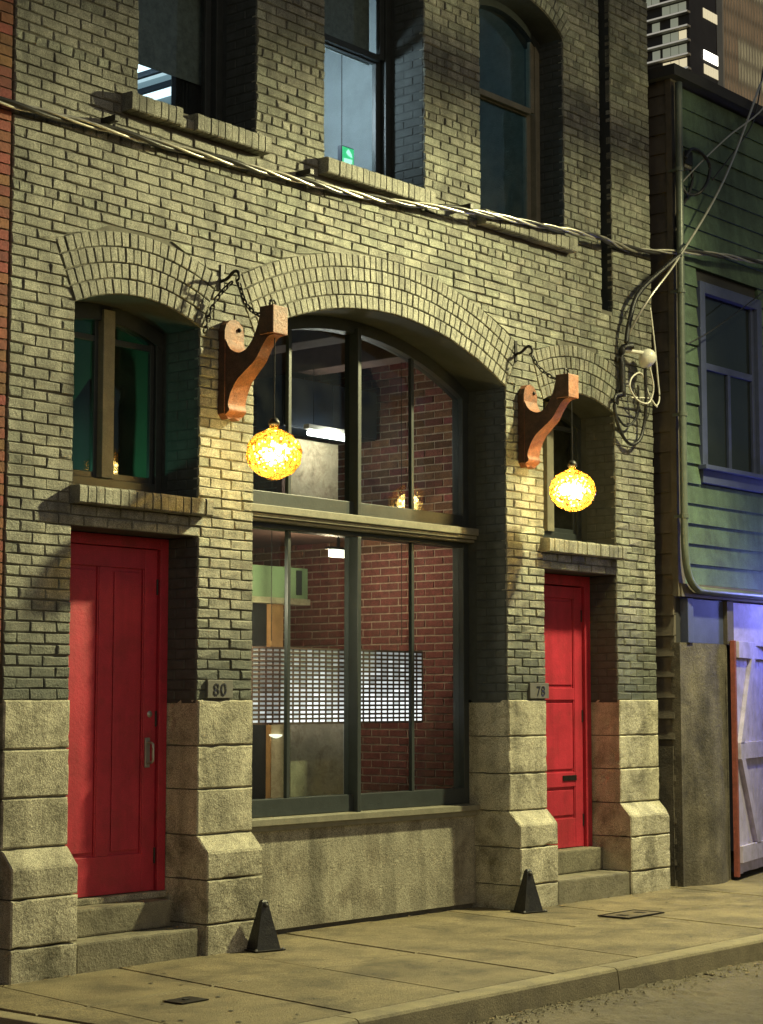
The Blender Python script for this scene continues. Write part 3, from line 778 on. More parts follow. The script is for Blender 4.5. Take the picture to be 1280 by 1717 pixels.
f = MB(); f.hexa([(-1.428, 0.27, 0.745), (1.428, 0.27, 0.745), (1.428, 0.27, 0.785), (-1.428, 0.27, 0.785), (-1.428, 0.50, 0.745), (1.428, 0.50, 0.745), (1.428, 0.50, 0.80), (-1.428, 0.50, 0.80)])
bar(f, -1.428, 1.428, 0.30, 0.5, 0.703, 0.743, 0.004)
f.build('sill', M['ledge'], big)
# side windows over the doors
def side_window(A, label):
    w = arc_head(A, 0.004, 0.345, 0.43, 0.10).build('window', M['frame'], bld); w['label'] = label
    f = MB(); a, b = A.xc - A.hw + 0.003, A.xc + A.hw - 0.003
    bar(f, a, a + 0.055, 0.35, 0.42, A.z0, A.zs + 0.02); bar(f, b - 0.055, b, 0.35, 0.42, A.z0, A.zs + 0.02); bar(f, a + 0.055, b - 0.055, 0.351, 0.419, A.z0, A.z0 + 0.11)
    f.build('frame', M['frame'], w)
    f = MB(); bar(f, A.xc - 0.012, A.xc + 0.085, 0.325, 0.43, A.z0 + 0.11, A.zs + 0.08); f.build('mullion', M['ledge'], w)  # its lit front is put into the paler ledge colour
    for (p, r) in ((a + 0.055, A.xc - 0.012), (A.xc + 0.085, b - 0.055)):
        c_ = MB(); bar(c_, p + 0.002, p + 0.034, 0.372, 0.40, A.z0 + 0.11, A.zs + 0.03); bar(c_, r - 0.034, r - 0.002, 0.372, 0.40, A.z0 + 0.11, A.zs + 0.03)
        bar(c_, p + 0.034, r - 0.034, 0.373, 0.399, A.z0 + 0.11, A.z0 + 0.15); bar(c_, p + 0.034, r - 0.034, 0.373, 0.399, A.zs - 0.13, A.zs - 0.09); c_.build('casement', M['frame'], w)
    pane_arch(A, a + 0.055, A.xc - 0.012, 0.39, A.z0 + 0.11, 0.09).build('pane', M['glass'], w)
    pane_arch(A, A.xc + 0.085, b - 0.055, 0.39, A.z0 + 0.11, 0.09).build('pane', M['glass'], w)
    return w
side_window(archL, 'narrow arched window over the left door')
side_window(archR, 'narrow arched window over the right door')
def sash_window(A, y, zm, label, fm='frame'):
    w = arc_head(A, 0.004, y, y + 0.10, 0.06).build('window', M['frame'], bld); w['label'] = label
    f = MB(); a, b = A.xc - A.hw + 0.003, A.xc + A.hw - 0.003; z0 = A.z0
    bar(f, a, a + 0.06, y + 0.001, y + 0.1, z0, A.zs + 0.02); bar(f, b - 0.06, b, y + 0.001, y + 0.1, z0, A.zs + 0.02); bar(f, a + 0.06, b - 0.06, y + 0.001, y + 0.1, z0, z0 + 0.035)
    f.build('frame', M[fm], w)
    m = MB(); bar(m, a + 0.06, a + 0.115, y + 0.055, y + 0.095, z0 + 0.035, zm); bar(m, b - 0.115, b - 0.06, y + 0.055, y + 0.095, z0 + 0.035, zm); bar(m, a + 0.115, b - 0.115, y + 0.056, y + 0.094, z0 + 0.035, z0 + 0.12)
    bar(m, a + 0.115, b - 0.115, y + 0.054, y + 0.094, zm - 0.03, zm + 0.025); m.build('lower_sash', M[fm], w)
    m = MB(); bar(m, a + 0.06, a + 0.11, y + 0.015, y + 0.05, zm, A.zs); bar(m, b - 0.11, b - 0.06, y + 0.015, y + 0.05, zm, A.zs); bar(m, a + 0.11, b - 0.11, y + 0.014, y + 0.052, zm - 0.02, zm + 0.03); m.build('upper_sash', M[fm], w)
    boxo('pane', M['glassup'], w, a + 0.115, b - 0.115, y + 0.072, y + 0.076, z0 + 0.12, zm - 0.03)
    pane_arch(A, a + 0.11, b - 0.11, y + 0.030, zm + 0.03, 0.09).build('pane', M['glassup'], w)
    return w
sash_window(archU[0], 0.33, 6.52, 'upper sash window at the left with bright lit ceiling behind')
sash_window(archU[1], 0.33, 6.50, 'upper sash window in the middle with green sign behind the glass')
sash_window(archU[2], 0.24, 6.52, 'dark upper sash window at the right', 'ledge')  # lamplight on this frame put into the paler ledge colour
M['uproom'] = mat('upper_room_wall', (0.26, 0.30, 0.31), 0.9, 0.15, 4, 0.1, 50)

# ================================================================== INTERIORS
def istruct(name, m, *a, **k): return struct(boxo(name, m, None, *a, **k))
# ground-floor room
istruct('interior_floor', M['ifloor'], -1.9, 1.9, 0.56, 5.88, 0.40, 0.50)
istruct('ceiling', M['ceil'], -1.9, 1.9, 0.48, 5.88, 4.62, 4.72)
for i, y in enumerate((0,)):
    pass
cb = bpy.data.objects['ceiling']
for xx in (-0.95, 0.05, 1.0):
    boxo('beam', M['beam'], cb, xx - 0.12, xx + 0.12, 0.5, 5.85, 4.30, 4.618, 0.01)
istruct('back_wall', M['iwall'], -1.9, 1.9, 4.6, 4.8, 0.5, 4.6)
istruct('left_interior_wall', M['iwall'], -1.95, -1.85, 0.45, 5.88, 0.4, 4.7)
# brick party wall (X = 1.93, faces left)
pw_ = thing('brick_party_wall', None, None); pw_['kind'] = 'structure'
boxo('mortar_wall', M['imortar'], pw_, 1.9385, 2.03, 0.42, 5.0, 0.45, 4.65)
ib = []
zz = 0.5; kk = 0
while zz < 4.6:
    y = 0.43 - (0.1 if kk % 2 else 0)
    while y < 4.55:
        y0 = max(y, 0.43); y1 = min(y + 0.198, 4.59)
        if y1 - y0 > 0.04: ib.append((y0 + 0.006, y1 - 0.006, zz + 0.0055, zz + CP - 0.0055))
        y += 0.198
    zz += CP; kk += 1
# nearest to the glass and below the transom show largest
ib.sort(key=lambda b: (0 if (0.8 < b[0] < 2.9 and 0.85 < b[2] < 2.85) else 10) + b[0])
def ibrick(b, off=(0, 0, 0)):
    qb = brick_mb([(b[0], b[2]), (b[1], b[2]), (b[1], b[3]), (b[0], b[3])], 0, 0.02, 0.004, 0.0015)
    dx = rnd(-0.004, 0.002); q = MB()
    q.v = [(1.93 + dx + v[1] - off[0], v[0] - off[1], v[2] - off[2]) for v in qb.v]; q.f = qb.f; return q
for b in ib[:300]:
    c = (1.93, (b[0] + b[1]) / 2, (b[2] + b[3]) / 2)
    o = ibrick(b, c).build('brick', M['ibrick'], pw_); o.location = c
q = MB()
for b in ib[300:]: merge(q, ibrick(b))
o = q.build('brickwork', M['ibrick'], pw_); o['kind'] = 'stuff'
# doorway group at the back left of the room
dc = thing('inner_doorway', 'orange timber doorway with pale green panel above, behind the shop window', 'doorway', (0, 1.2, 0.5))
boxo('post', M['orange'], dc, 0.0, 0.14, -0.02, 0.10, 0.0, 1.83, 0.004)
boxo('lintel', M['counter'], dc, -0.6, 0.415, -0.05, 0.10, 1.832, 1.88, 0.004)
boxo('panel', M['igreen'], dc, -0.6, 0.415, -0.02, 0.08, 1.882, 2.12, 0.004)
boxo('door', M['idark'], dc, -0.6, -0.005, 0.02, 0.07, 0.0, 1.83, 0.004)
q = MB(); q.lathe([(0.0, -0.03), (0.05, -0.02), (0.085, 0.0), (0.09, 0.012), (0.0, 0.018)], (0.03, -0.10, 0.83), 16); q.box(0.02, 0.04, -0.10, -0.02, 0.82, 0.835); q.build('glowing_dish', emis('dish_glow', (1.0, 0.93, 0.65), 1.6), dc, True)  # bright shape on the post, put in as a dish that glows
boxo('vent', M['idark'], dc, 0.28, 0.34, -0.028, -0.0205, 1.91, 2.10, 0.002)
# plaster counter block
ct = thing('plaster_counter', 'stained plaster counter block standing inside below the glowing lattice', 'counter', (0.21, 0.95, 0.5))
boxo('body', M['counter'], ct, -0.235, 0.37, 0.0, 0.2, 0.0, 0.925, 0.006)
boxo('top', M['counter'], ct, -0.25, 0.385, -0.015, 0.21, 0.926, 0.95, 0.006)
boxo('corner_strip', M['white'], ct, 0.435, 0.45, 0.02, 0.04, 0.0, 0.93, 0.002)
boxo('edge_strip', M['white'], ct, 0.388, 0.42, 0.02, 0.06, 0.0, 0.93, 0.002)
# grid reflection in the glass, put in as glowing cells behind dark bars
ls = thing('lattice_reflection', 'dark lattice with glowing cells, added inside the lower window for a grid reflection', 'screen', (-0.62, 0.78, 1.43))
cols, rws = 27, 17; cw, rh = 1.96 / cols, 0.55 / rws
mats_t = [emis('reflection_cell_%d' % i, (1.0, 0.95, 0.95), s) for i, s in enumerate((1.7, 0.9, 0.4, 0.14))]
tiles = [MB() for _ in mats_t]
for r in range(rws):
    for c in range(cols):
        base = (r / rws) * 3.0 + (1.7 if c < 5 else 0.5 if c < 8 else 0.0) + (0.8 if 10 < c < 14 else 0) + rnd(-0.5, 0.6)
        k = int(max(0, min(3, base)))
        if c * cw > 1.90: continue
        tiles[k].box(c * cw + 0.009, (c + 1) * cw - 0.009, 0.0, 0.006, r * rh + 0.007, (r + 1) * rh - 0.007)
for k, t in enumerate(tiles):
    o = t.build('lit_cell', mats_t[k], ls); o['kind'] = 'stuff'
q = MB()
for r in range(rws + 1): q.box(0, 1.96, -0.006, -0.001, r * rh - 0.008, r * rh + 0.008)
for c in range(cols + 1): q.box(c * cw - 0.008, c * cw + 0.008, -0.004, -0.0008, 0, 0.55)
o = q.build('lattice', M['beam'], ls); o['kind'] = 'stuff'
q = MB(); q.tube([(0.2, 0, 0.6), (0.2, 0, 3.2)], 0.003, 5); q.tube([(1.7, 0, 0.6), (1.7, 0, 3.2)], 0.003, 5); q.build('hanger', M['iron'], ls)
# upper part: tube light with white board, cabinets, glass jar
lt = thing('tube_light', 'bright white tube light hanging inside the arched window top', 'light', (0.98, 1.5, 3.76))
q = MB(); q.tube([(-0.21, 0, 0), (0.30, 0, 0)], 0.022, 10); q.build('tube', M['tube'], lt, True)
boxo('housing', M['white'], lt, -0.24, 0.34, -0.03, 0.03, 0.03, 0.07, 0.004)
q = MB(); q.tube([(-0.15, 0, 0.07), (-0.15, 0, 0.54)], 0.003, 5); q.tube([(0.25, 0, 0.07), (0.25, 0, 0.54)], 0.003, 5); q.build('hanger', M['iron'], lt)
bo = thing('pale_board', 'pale grey board leaning behind the tube light inside the window', 'board', (1.0, 1.75, 3.2))
boxo('panel', M['counter'], bo, -0.24, 0.42, 0.0, 0.03, 0.0, 0.55, 0.004)
boxo('frame', M['beam'], bo, -0.30, -0.245, -0.02, 0.04, -0.06, 0.6, 0.004)
boxo('lower_rail', M['beam'], bo, -0.24, 0.42, -0.02, 0.04, -0.06, -0.002, 0.004)
cb2 = thing('hanging_cabinet', 'dark navy cabinet hung high on the brick wall inside', 'cabinet', (1.55, 1.6, 3.75))
boxo('body', M['navy'], cb2, -0.85, 0.32, 0.12, 0.42, 0.08, 0.5, 0.006)
boxo('door', M['navy'], cb2, -0.84, -0.27, 0.095, 0.118, 0.09, 0.49, 0.004); boxo('door', M['navy'], cb2, -0.26, 0.31, 0.095, 0.118, 0.09, 0.49, 0.004)
mz = thing('mezzanine_floor', None, None); mz['kind'] = 'structure'
boxo('slab', M['beam'], mz, -1.84, 1.92, 1.35, 4.55, 2.98, 3.12)
# added pendant, unseen behind the left pier, to brighten the room
pl = thing('added_pendant', 'added unseen pendant lighting the brick wall inside the shop', 'lamp', (-1.2, 0.54, 2.40))
q = MB(); q.lathe([(0.02, 0.18), (0.05, 0.17), (0.16, 0.05), (0.17, 0.04), (0.16, 0.045), (0.045, 0.165)], (0, 0, 0), 20); q.build('shade', M['iron'], pl, True)
q = MB(); q.lathe([(0.0, -0.02), (0.03, -0.01), (0.04, 0.03), (0.03, 0.07), (0.012, 0.1)], (0, 0, 0), 14); q.build('bulb', emis('pendant_bulb', (1, 0.85, 0.6), 20), pl, True)
q = MB(); q.tube([(0, 0, 0.17), (0, 0, 0.52)], 0.004, 6); q.build('cord', M['iron'], pl)
def point(name, loc, col, w, r, parent=None):
    ld = bpy.data.lights.new(name, 'POINT'); ld.color = col; ld.energy = w; ld.shadow_soft_size = r
    o = bpy.data.objects.new(name, ld); COL.objects.link(o); o.location = loc
    if parent: o.parent = parent
    return o
point('pendant_fill', (0, 0, -0.06), (1, 0.80, 0.52), 70, 0.05, pl)
point('tube_glow', (0.05, -0.08, -0.06), (1, 0.95, 0.85), 9, 0.08, lt)
cs = thing('coat', 'dark coat hanging on a stand inside the left arched window', 'coat', (-2.12, 0.80, 2.78))
q = MB(); q.lathe([(0.0, 0.98), (0.05, 0.96), (0.10, 0.88), (0.155, 0.80), (0.165, 0.60), (0.15, 0.30), (0.18, 0.12), (0.0, 0.12)], (0, 0, 0), 18); q.build('cloth', M['idark'], cs, True)
q = MB(); q.tube([(0, 0, 0), (0, 0, 1.12)], 0.015, 8); q.box(-0.12, 0.12, -0.12, 0.12, 0, 0.02); q.build('stand', M['iron'], cs)
tk = thing('spot_lamp', 'small white lamp box under the mezzanine inside the big window', 'lamp', (1.05, 1.4, 2.79))
boxo('box', emis('spot_face', (1.0, 0.9, 0.7), 3.5), tk, -0.09, 0.13, 0.0, 0.05, -0.03, 0.03); boxo('hood', M['iron'], tk, -0.11, 0.15, -0.01, 0.07, 0.032, 0.05); boxo('stem', M['iron'], tk, 0.0, 0.02, 0.02, 0.04, 0.05, 0.19)
point('spot_glow', (0.03, 0.15, -0.12), (1, 0.74, 0.46), 26, 0.06, tk)
gl_ = thing('added_green_lamp', 'added small green lamp hidden low inside the left arched window', 'lamp', (-2.82, 0.75, 2.80))  # added to tint the left window's inside green
q = MB(); q.lathe([(0.0, 0.07), (0.02, 0.065), (0.03, 0.03), (0.02, 0.0), (0.0, 0.0)], (0, 0, 0), 12); q.build('bulb', emis('green_bulb', (0.1, 1.0, 0.4), 6), gl_, True)
point('green_fill', (0.05, 0.05, 0.12), (0.26, 1.0, 0.58), 9.0, 0.05, gl_)
# rooms behind the side windows
for s in (-1, 1):
    istruct('stair_wall', M['iwall'] if s < 0 else M['counter'], s * XD - 0.50, s * XD + 0.50 if s < 0 else s * XD + 0.9, 1.5, 1.6, 2.7, 4.7)
    istruct('stair_floor', M['idark'], s * XD - 0.5, s * XD + 0.95, 0.45, 1.5, 2.70, 2.78)
# upper rooms
istruct('upper_floor', M['idark'], XL + 0.03, XR - 0.03, 0.46, 5.88, 5.18, 5.30)
istruct('upper_back_wall', M['uproom'], XL + 0.03, XR - 0.03, 3.4, 3.5, 5.3, 8.3)
istruct('upper_partition', M['uproom'], -1.12, -1.06, 0.46, 3.4, 5.3, 8.3)
istruct('upper_partition', M['uproom'], 0.74, 0.80, 0.46, 3.4, 5.3, 8.3)
fl = thing('ceiling_lights', 'bright bluish white strip light fitting seen through the left upper window', 'light', (-1.35, 1.1, 6.03))
for i in range(6):
    x = -0.42 + i * 0.25
    boxo('strip', emis('strip_%d' % i, (0.72, 0.93, 1.0), (2.2, 0.8, 1.8, 1.0, 1.6, 1.0)[i]), fl, x, x + (0.15, 0.06, 0.2, 0.2, 0.1, 0.2)[i], -0.5, 0.62, 0.0, 0.02)
    boxo('rail', M['navy'], fl, x + 0.21, x + 0.24, -0.5, 0.62, -0.01, 0.03)
boxo('backing', emis('diffuser', (0.5, 0.75, 0.85), 0.35), fl, -0.46, 1.1, -0.52, 0.64, 0.032, 0.05)
bl_ = boxo('roller_blind', M['blind'], None, -2.44, -1.49, 0.47, 0.476, 5.86, 7.2); tag(bl_, 'grey roller blind half drawn behind the left upper window', 'blind')
point('upper_glow', (-1.6, 1.6, 6.6), (0.7, 0.92, 1.0), 14.0, 0.2, None)
bpy.data.objects['upper_glow'].parent = fl; bpy.data.objects['upper_glow'].location = (-0.25, 0.5, 0.4)
bl_ = boxo('roller_blind', M['blind'], None, -0.66, 0.35, 0.50, 0.506, 6.50, 7.3); tag(bl_, 'dark roller blind behind the upper pane of the middle upper window', 'blind')
tl = thing('added_teal_lamp', 'added dim teal lamp in the dark room behind the right upper window', 'lamp', (1.3, 2.2, 7.4))  # added so the right upper pane shows a faint teal
q = MB(); q.lathe([(0.0, 0.0), (0.06, 0.01), (0.08, 0.05), (0.0, 0.06)], (0, 0, 0), 14); q.build('shade', M['white'], tl, True)
q = MB(); q.tube([(0, 0, 0.06), (0, 0, 1.0)], 0.003, 5); q.build('cord', M['iron'], tl)
point('teal_fill', (0, 0, -0.08), (0.5, 0.9, 1.0), 22, 0.05, tl)
cu = MB(); n = 36
pts = [(-1.74 + 0.30 * i / n, 0.50 + 0.018 * math.sin(i * 1.5)) for i in range(n + 1)]
for a, b in zip(pts, pts[1:]): cu.quad((a[0], a[1], 5.45), (b[0], b[1], 5.45), (b[0], b[1], 7.2), (a[0], a[1], 7.2))
o = cu.build('curtain', M['idark'], None); tag(o, 'dark curtain hanging at the side of the left upper window', 'curtain')
sg = thing('exit_sign', 'small green lit sign hanging behind the middle upper window', 'sign', (0.215, 0.6, 5.76))
boxo('case', M['navy'], sg, -0.075, 0.075, 0.0, 0.04, -0.08, 0.08, 0.006)
boxo('lit_face', emis('sign_green', (0.02, 0.75, 0.25), 0.9), sg, -0.066, 0.066, -0.004, -0.001, -0.071, 0.071)
g1 = emis('sign_pale', (0.5, 1.0, 0.75), 1.3)
q = MB()
q.prism([(0.0, 0.06), (0.035, 0.03), (0.045, 0.0), (0.0, 0.012), (-0.025, 0.03)], lambda a, b: (a, -0.008, b), lambda a, b: (a, -0.0045, b))
q.prism([(-0.05, -0.02), (0.045, -0.015), (0.04, -0.055), (-0.01, -0.06), (-0.05, -0.05)], lambda a, b: (a, -0.008, b), lambda a, b: (a, -0.0045, b))
q.build('pictogram', g1, sg)
q = MB(); q.tube([(-0.05, 0.02, 0.08), (-0.05, 0.02, 2.5)], 0.004, 5); q.build('hanger', M['iron'], sg)
sh = thing('side_cabinet', 'pale low cabinet standing behind the middle upper window', 'cabinet', (-0.35, 0.75, 5.302))
boxo('body', M['counter'], sh, -0.3, 0.42, 0, 0.35, 0.0, 0.42, 0.006); boxo('top', M['white'], sh, -0.32, 0.44, -0.02, 0.37, 0.421, 0.45, 0.005)
point('room_fill', (-0.45, 0.75, 6.3), (0.82, 0.93, 1.0), 75, 0.1)
lampu = thing('added_room_lamp', 'small white lamp added in the middle upper room', 'lamp', (-0.45, 0.95, 6.35))  # added to brighten the haze behind the middle upper pane
q = MB(); q.lathe([(0.0, 0.0), (0.05, 0.01), (0.06, 0.06), (0.02, 0.1), (0.0, 0.1)], (0, 0, 0), 14); q.build('shade', M['white'], lampu, True)
q = MB(); q.tube([(0, 0, 0.1), (0, 0, 1.9)], 0.003, 5); q.build('cord', M['iron'], lampu)
bpy.data.objects['room_fill'].parent = lampu; bpy.data.objects['room_fill'].location = (0, 0, -0.06)

# ================================================================== BRACKETS, CHAINS, GLOBES
def darken_sides(o):  # side faces get the shade-coloured timber
    o.data.materials.append(M['shadetimber'])
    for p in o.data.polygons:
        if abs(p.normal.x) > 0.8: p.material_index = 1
def bracket(xc, label):
    b = thing('lamp_bracket', label, 'bracket', (xc, 0, 0), 'scrolled timber lamp brackets')
    q = MB()   # wall plate with rounded crown
    prof = [(-0.09, 3.47), (-0.05, 3.435), (0.0, 3.45), (0.05, 3.435), (0.09, 3.47), (0.09, 4.02), (0.075, 4.065), (0.04, 4.095), (0.0, 4.105), (-0.04, 4.095), (-0.075, 4.065), (-0.09, 4.02)]
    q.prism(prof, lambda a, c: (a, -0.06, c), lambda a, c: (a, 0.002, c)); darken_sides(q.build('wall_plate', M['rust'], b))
    up = spline([(0.058, 3.97), (0.10, 3.895), (0.17, 3.862), (0.235, 3.885), (0.285, 3.95), (0.32, 4.03), (0.338, 4.10)], 4)
    up = [(p[0], p[1]) for p in [Vector((a.x, a.y, 0)) for a in spline([(0.058, 3.97, 0), (0.10, 3.895, 0), (0.17, 3.862, 0), (0.235, 3.885, 0), (0.285, 3.95, 0), (0.32, 4.03, 0), (0.338, 4.10, 0)], 4)]]
    lo = [(a.x, a.y) for a in spline([(0.46, 3.952, 0), (0.41, 3.94, 0), (0.36, 3.885, 0), (0.30, 3.80, 0), (0.22, 3.735, 0), (0.15, 3.675, 0), (0.105, 3.60, 0), (0.085, 3.53, 0), (0.095, 3.49, 0), (0.058, 3.46, 0)], 4)]
    poly = up + [(0.345, 4.14), (0.46, 4.14)] + lo
    arm = MB(); k = len(poly)
    def hw(u): return 0.085 - 0.035 * min(1, max(0, (u - 0.06) / 0.28))
    arm.prism(poly, lambda u, c: (-hw(u), -u, c), lambda u, c: (hw(u), -u, c))
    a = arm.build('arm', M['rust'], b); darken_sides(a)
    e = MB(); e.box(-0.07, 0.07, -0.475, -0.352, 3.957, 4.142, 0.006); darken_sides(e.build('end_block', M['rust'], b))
    r = MB(); r.tube([(0.028 * math.cos(t), -0.405 , 4.165 + 0.028 * math.sin(t)) for t in [i / 12 * 2 * math.pi for i in range(13)]], 0.008, 6); r.build('ring', M['iron'], b, True)
    for zz2 in (3.56, 4.04):
        bo = MB(); bo.lathe([(0.0, 0.012), (0.012, 0.010), (0.016, 0.0)], (0, 0, 0), 10)
        o = bo.build('bolt', M['iron'], b, True); o.rotation_euler = (math.radians(90), 0, 0); o.location = (0.045, -0.0605, zz2)
    return b
linkm = MB()
lp = []
for i in range(21):
    t = i / 20 * 2 * math.pi; lp.append((0.012 * math.cos(t), 0, 0.014 * (1 if math.sin(t) > 0 else -1) * (abs(math.sin(t)) ** 0.7) + 0.011 * math.sin(t)))
linkm.tube(lp, 0.0062, 6, cap=False)
LINK = linkm.mesh('link', M['iron'], True)
def chain(pts, label):
    c = thing('chain', label, 'chain', pts[0], 'iron chains of the lamp brackets')
    path = spline(pts, 24); step_ = 0.036; acc = 0; last = path[0]; i = 0
    for p in path[1:]:
        d = (p - last).length; acc += d
        if acc >= step_:
            acc = 0; t = (p - last).normalized()
            o = link('link', LINK, c); o.location = p - Vector(pts[0])
            o.rotation_mode = 'QUATERNION'
            o.rotation_quaternion = t.to_track_quat('Z', 'Y') @ Matrix.Rotation(math.radians(90 * (i % 2) + 30), 3, 'Z').to_quaternion()
            i += 1
        last = p
    return c
def hook(x, z, label):
    h = thing('wall_hook', label, 'hook', (x, 0, z), 'forged hooks over the lamp brackets')
    q = MB(); q.box(-0.016, 0.016, -0.012, 0.0, -0.08, 0.09, 0.004); q.build('strap', M['iron'], h)
    q = MB(); q.tube(spline([(0, -0.01, -0.02), (0.0, -0.06, -0.01), (0.005, -0.115, 0.03), (0.01, -0.15, 0.02), (0.012, -0.155, -0.02), (0.01, -0.13, -0.035)], 6), [0.012] * 12 + [0.011] * 10 + [0.008] * 9, 8); q.build('shank', M['iron'], h, True)
    return h
BX = (-1.68, 1.68)
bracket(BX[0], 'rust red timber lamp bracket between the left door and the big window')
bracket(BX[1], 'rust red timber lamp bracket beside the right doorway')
hook(-1.75, 4.38, 'iron hook with long chain above the left lamp bracket')
hook(1.56, 4.36, 'iron hook above the right lamp bracket')
chain([(-1.735, -0.148, 4.35), (-1.715, -0.19, 4.20), (-1.69, -0.27, 4.115), (-1.68, -0.35, 4.11), (-1.68, -0.40, 4.145)], 'slack iron chain from hook to tip of the left lamp bracket')
chain([(1.575, -0.148, 4.33), (1.60, -0.20, 4.22), (1.65, -0.30, 4.13), (1.675, -0.36, 4.125), (1.68, -0.40, 4.145)], 'slack iron chain from hook to tip of the right lamp bracket')
chain([(-1.765, -0.135, 4.345), (-1.83, -0.06, 4.24), (-1.885, -0.04, 4.12), (-1.92, -0.03, 4.00)], 'short loose chain hanging on the wall beside the left arch')

M['amber'] = None
def amber():
    m, N, L, P = nodes_of('amber_glass'); out = N['Material Output']; N.remove(P)
    tr = N.new('ShaderNodeBsdfTransparent'); tr.inputs['Color'].default_value = (1.0, 0.80, 0.38, 1)
    gl = N.new('ShaderNodeBsdfGlossy'); gl.inputs['Roughness'].default_value = 0.05; gl.inputs['Color'].default_value = (1, 0.8, 0.45, 1)
    df = N.new('ShaderNodeBsdfTranslucent'); df.inputs['Color'].default_value = (0.30, 0.13, 0.015, 1)
    geo = N.new('ShaderNodeNewGeometry'); vo = N.new('ShaderNodeTexVoronoi'); vo.inputs['Scale'].default_value = 26
    L.new(geo.outputs['Position'], vo.inputs['Vector'])
    bp = N.new('ShaderNodeBump'); bp.inputs['Strength'].default_value = 0.8; bp.inputs['Distance'].default_value = 0.01
    L.new(vo.outputs['Distance'], bp.inputs['Height']); L.new(bp.outputs['Normal'], gl.inputs['Normal'])
    mr = N.new('ShaderNodeMapRange'); mr.inputs['From Min'].default_value = 0.15; mr.inputs['From Max'].default_value = 0.55
    mr.inputs['To Min'].default_value = 0.0; mr.inputs['To Max'].default_value = 0.55
    L.new(vo.outputs['Distance'], mr.inputs['Value'])
    a = N.new('ShaderNodeMixShader'); b = N.new('ShaderNodeMixShader'); fr = N.new('ShaderNodeFresnel'); fr.inputs['IOR'].default_value = 1.4
    L.new(mr.outputs['Result'], a.inputs['Fac']); L.new(tr.outputs[0], a.inputs[1]); L.new(df.outputs[0], a.inputs[2])
    L.new(fr.outputs[0], b.inputs['Fac']); L.new(a.outputs[0], b.inputs[1]); L.new(gl.outputs[0], b.inputs[2])
    L.new(b.outputs[0], out.inputs['Surface']); return m
M['amber'] = amber()
GLOW = [emis('fairy_bulb', (1.0, 0.80, 0.36), 20), emis('fairy_bulb_hot', (1.0, 0.93, 0.66), 110)]
def globe(x, y, z, label, power, hot):
    g = thing('globe_lamp', label, 'lamp', (x, y, z), 'amber glass globe lamps')
    q = MB(); prof = []
    for i in range(25):
        t = math.pi * i / 24; prof.append((0.182 * math.sin(t), -0.163 * math.cos(t)))
    prof[-1] = (0.03, 0.163); prof[-2] = (0.045, 0.158)
    prof += [(0.03, 0.185), (0.032, 0.20)]
    q.lathe(prof, (0, 0, 0), 40)
    o = q.build('glass_globe', M['amber'], g, True)
    for v in o.data.vertices:
        n = v.co.normalized(); v.co += n * 0.005 * math.sin(v.co.x * 60) * math.sin(v.co.z * 70)
    q = MB(); q.lathe([(0.0, 0.235), (0.02, 0.235), (0.036, 0.21), (0.036, 0.19), (0.0, 0.19)], (0, 0, 0), 16); q.build('cap', M['iron'], g, True)
    q = MB(); q.tube([(0, 0, 0.23), (-0.0, 0, 3.952 - z)], 0.004, 6); q.build('cord', M['iron'], g)
    for m, cnt, rr in ((GLOW[0], 90, 0.006), (GLOW[1], hot, 0.011)):
        q = MB()
        for i in range(cnt):
            d = Vector((random.gauss(0, 1), random.gauss(0, 1), random.gauss(0, 1))).normalized() * (0.145 * random.random() ** 0.45 if m is GLOW[0] else 0.10 * random.random() ** 0.6)
            r = rr * rnd(0.6, 1.4)
            q.lathe([(0, -r), (r * .8, -r * .5), (r * .8, r * .5), (0, r)], (d.x, d.y, d.z * 0.9), 6)
        o = q.build('fairy_lights', m, g); o['kind'] = 'stuff'
    q = MB(); pth = []
    for i in range(140):
        t = i * 0.55; pth.append((0.10 * math.sin(t) * math.cos(i * .19), 0.10 * math.cos(t * 0.9), -0.12 + 0.24 * i / 140))
    q.tube(pth, 0.0012, 4); q.build('light_string', M['rust'], g)
    point('globe_glow', (0, 0, 0), (1.0, 0.90, 0.50), power, 0.10, g)
    return g
globe(-1.665, -0.41, 3.18, 'amber glass globe lamp hanging beside the big window', 11, 36)
globe(1.745, -0.41, 3.235, 'brighter amber globe lamp hanging before the right arched window', 13, 80)

# ================================================================== WHEEL GUARDS
def guard(x, y, label, rot):
    g = thing('corner_guard', label, 'guard', (x, y, 0.002), 'black corner guards at the piers'); g.rotation_euler[2] = rot
    q = MB()
    lv = [(0.0, 0.09, 0.07), (0.02, 0.086, 0.066), (0.15, 0.056, 0.044), (0.27, 0.028, 0.026), (0.305, 0.022, 0.02), (0.318, 0.012, 0.010)]
    for z, a, b in lv: q.v += [(-a, -b, z), (a, -b, z), (a, b, z), (-a, b, z)]
    for i in range(len(lv) - 1):
        for k in range(4):
            k2 = (k + 1) % 4; q.f.append((i * 4 + k, i * 4 + k2, i * 4 + 4 + k2, i * 4 + 4 + k))
    n = (len(lv) - 1) * 4; q.f.append((n, n + 1, n + 2, n + 3)); q.f.append((3, 2, 1, 0))
    q.build('body', M['blackpaint'], g)
    q = MB(); q.box(-0.115, 0.115, -0.09, 0.08, 0.0, 0.008, 0.003); q.build('foot_plate', M['iron'], g)
    for bx in (-0.1, 0.1):
        q = MB(); q.lathe([(0, 0.010), (0.008, 0.009), (0.010, 0.0)], (bx, -0.078, 0.008), 8); q.build('bolt', M['metal'], g)
    q = MB(); q.lathe([(0, 0.02), (0.012, 0.016), (0.016, 0), (0.012, -0.012)], (0, 0, 0), 12); o = q.build('rivet', M['darkmetal'], g, True); o.rotation_euler[0] = math.radians(90); o.location = (0, -0.024, 0.285)
    return g
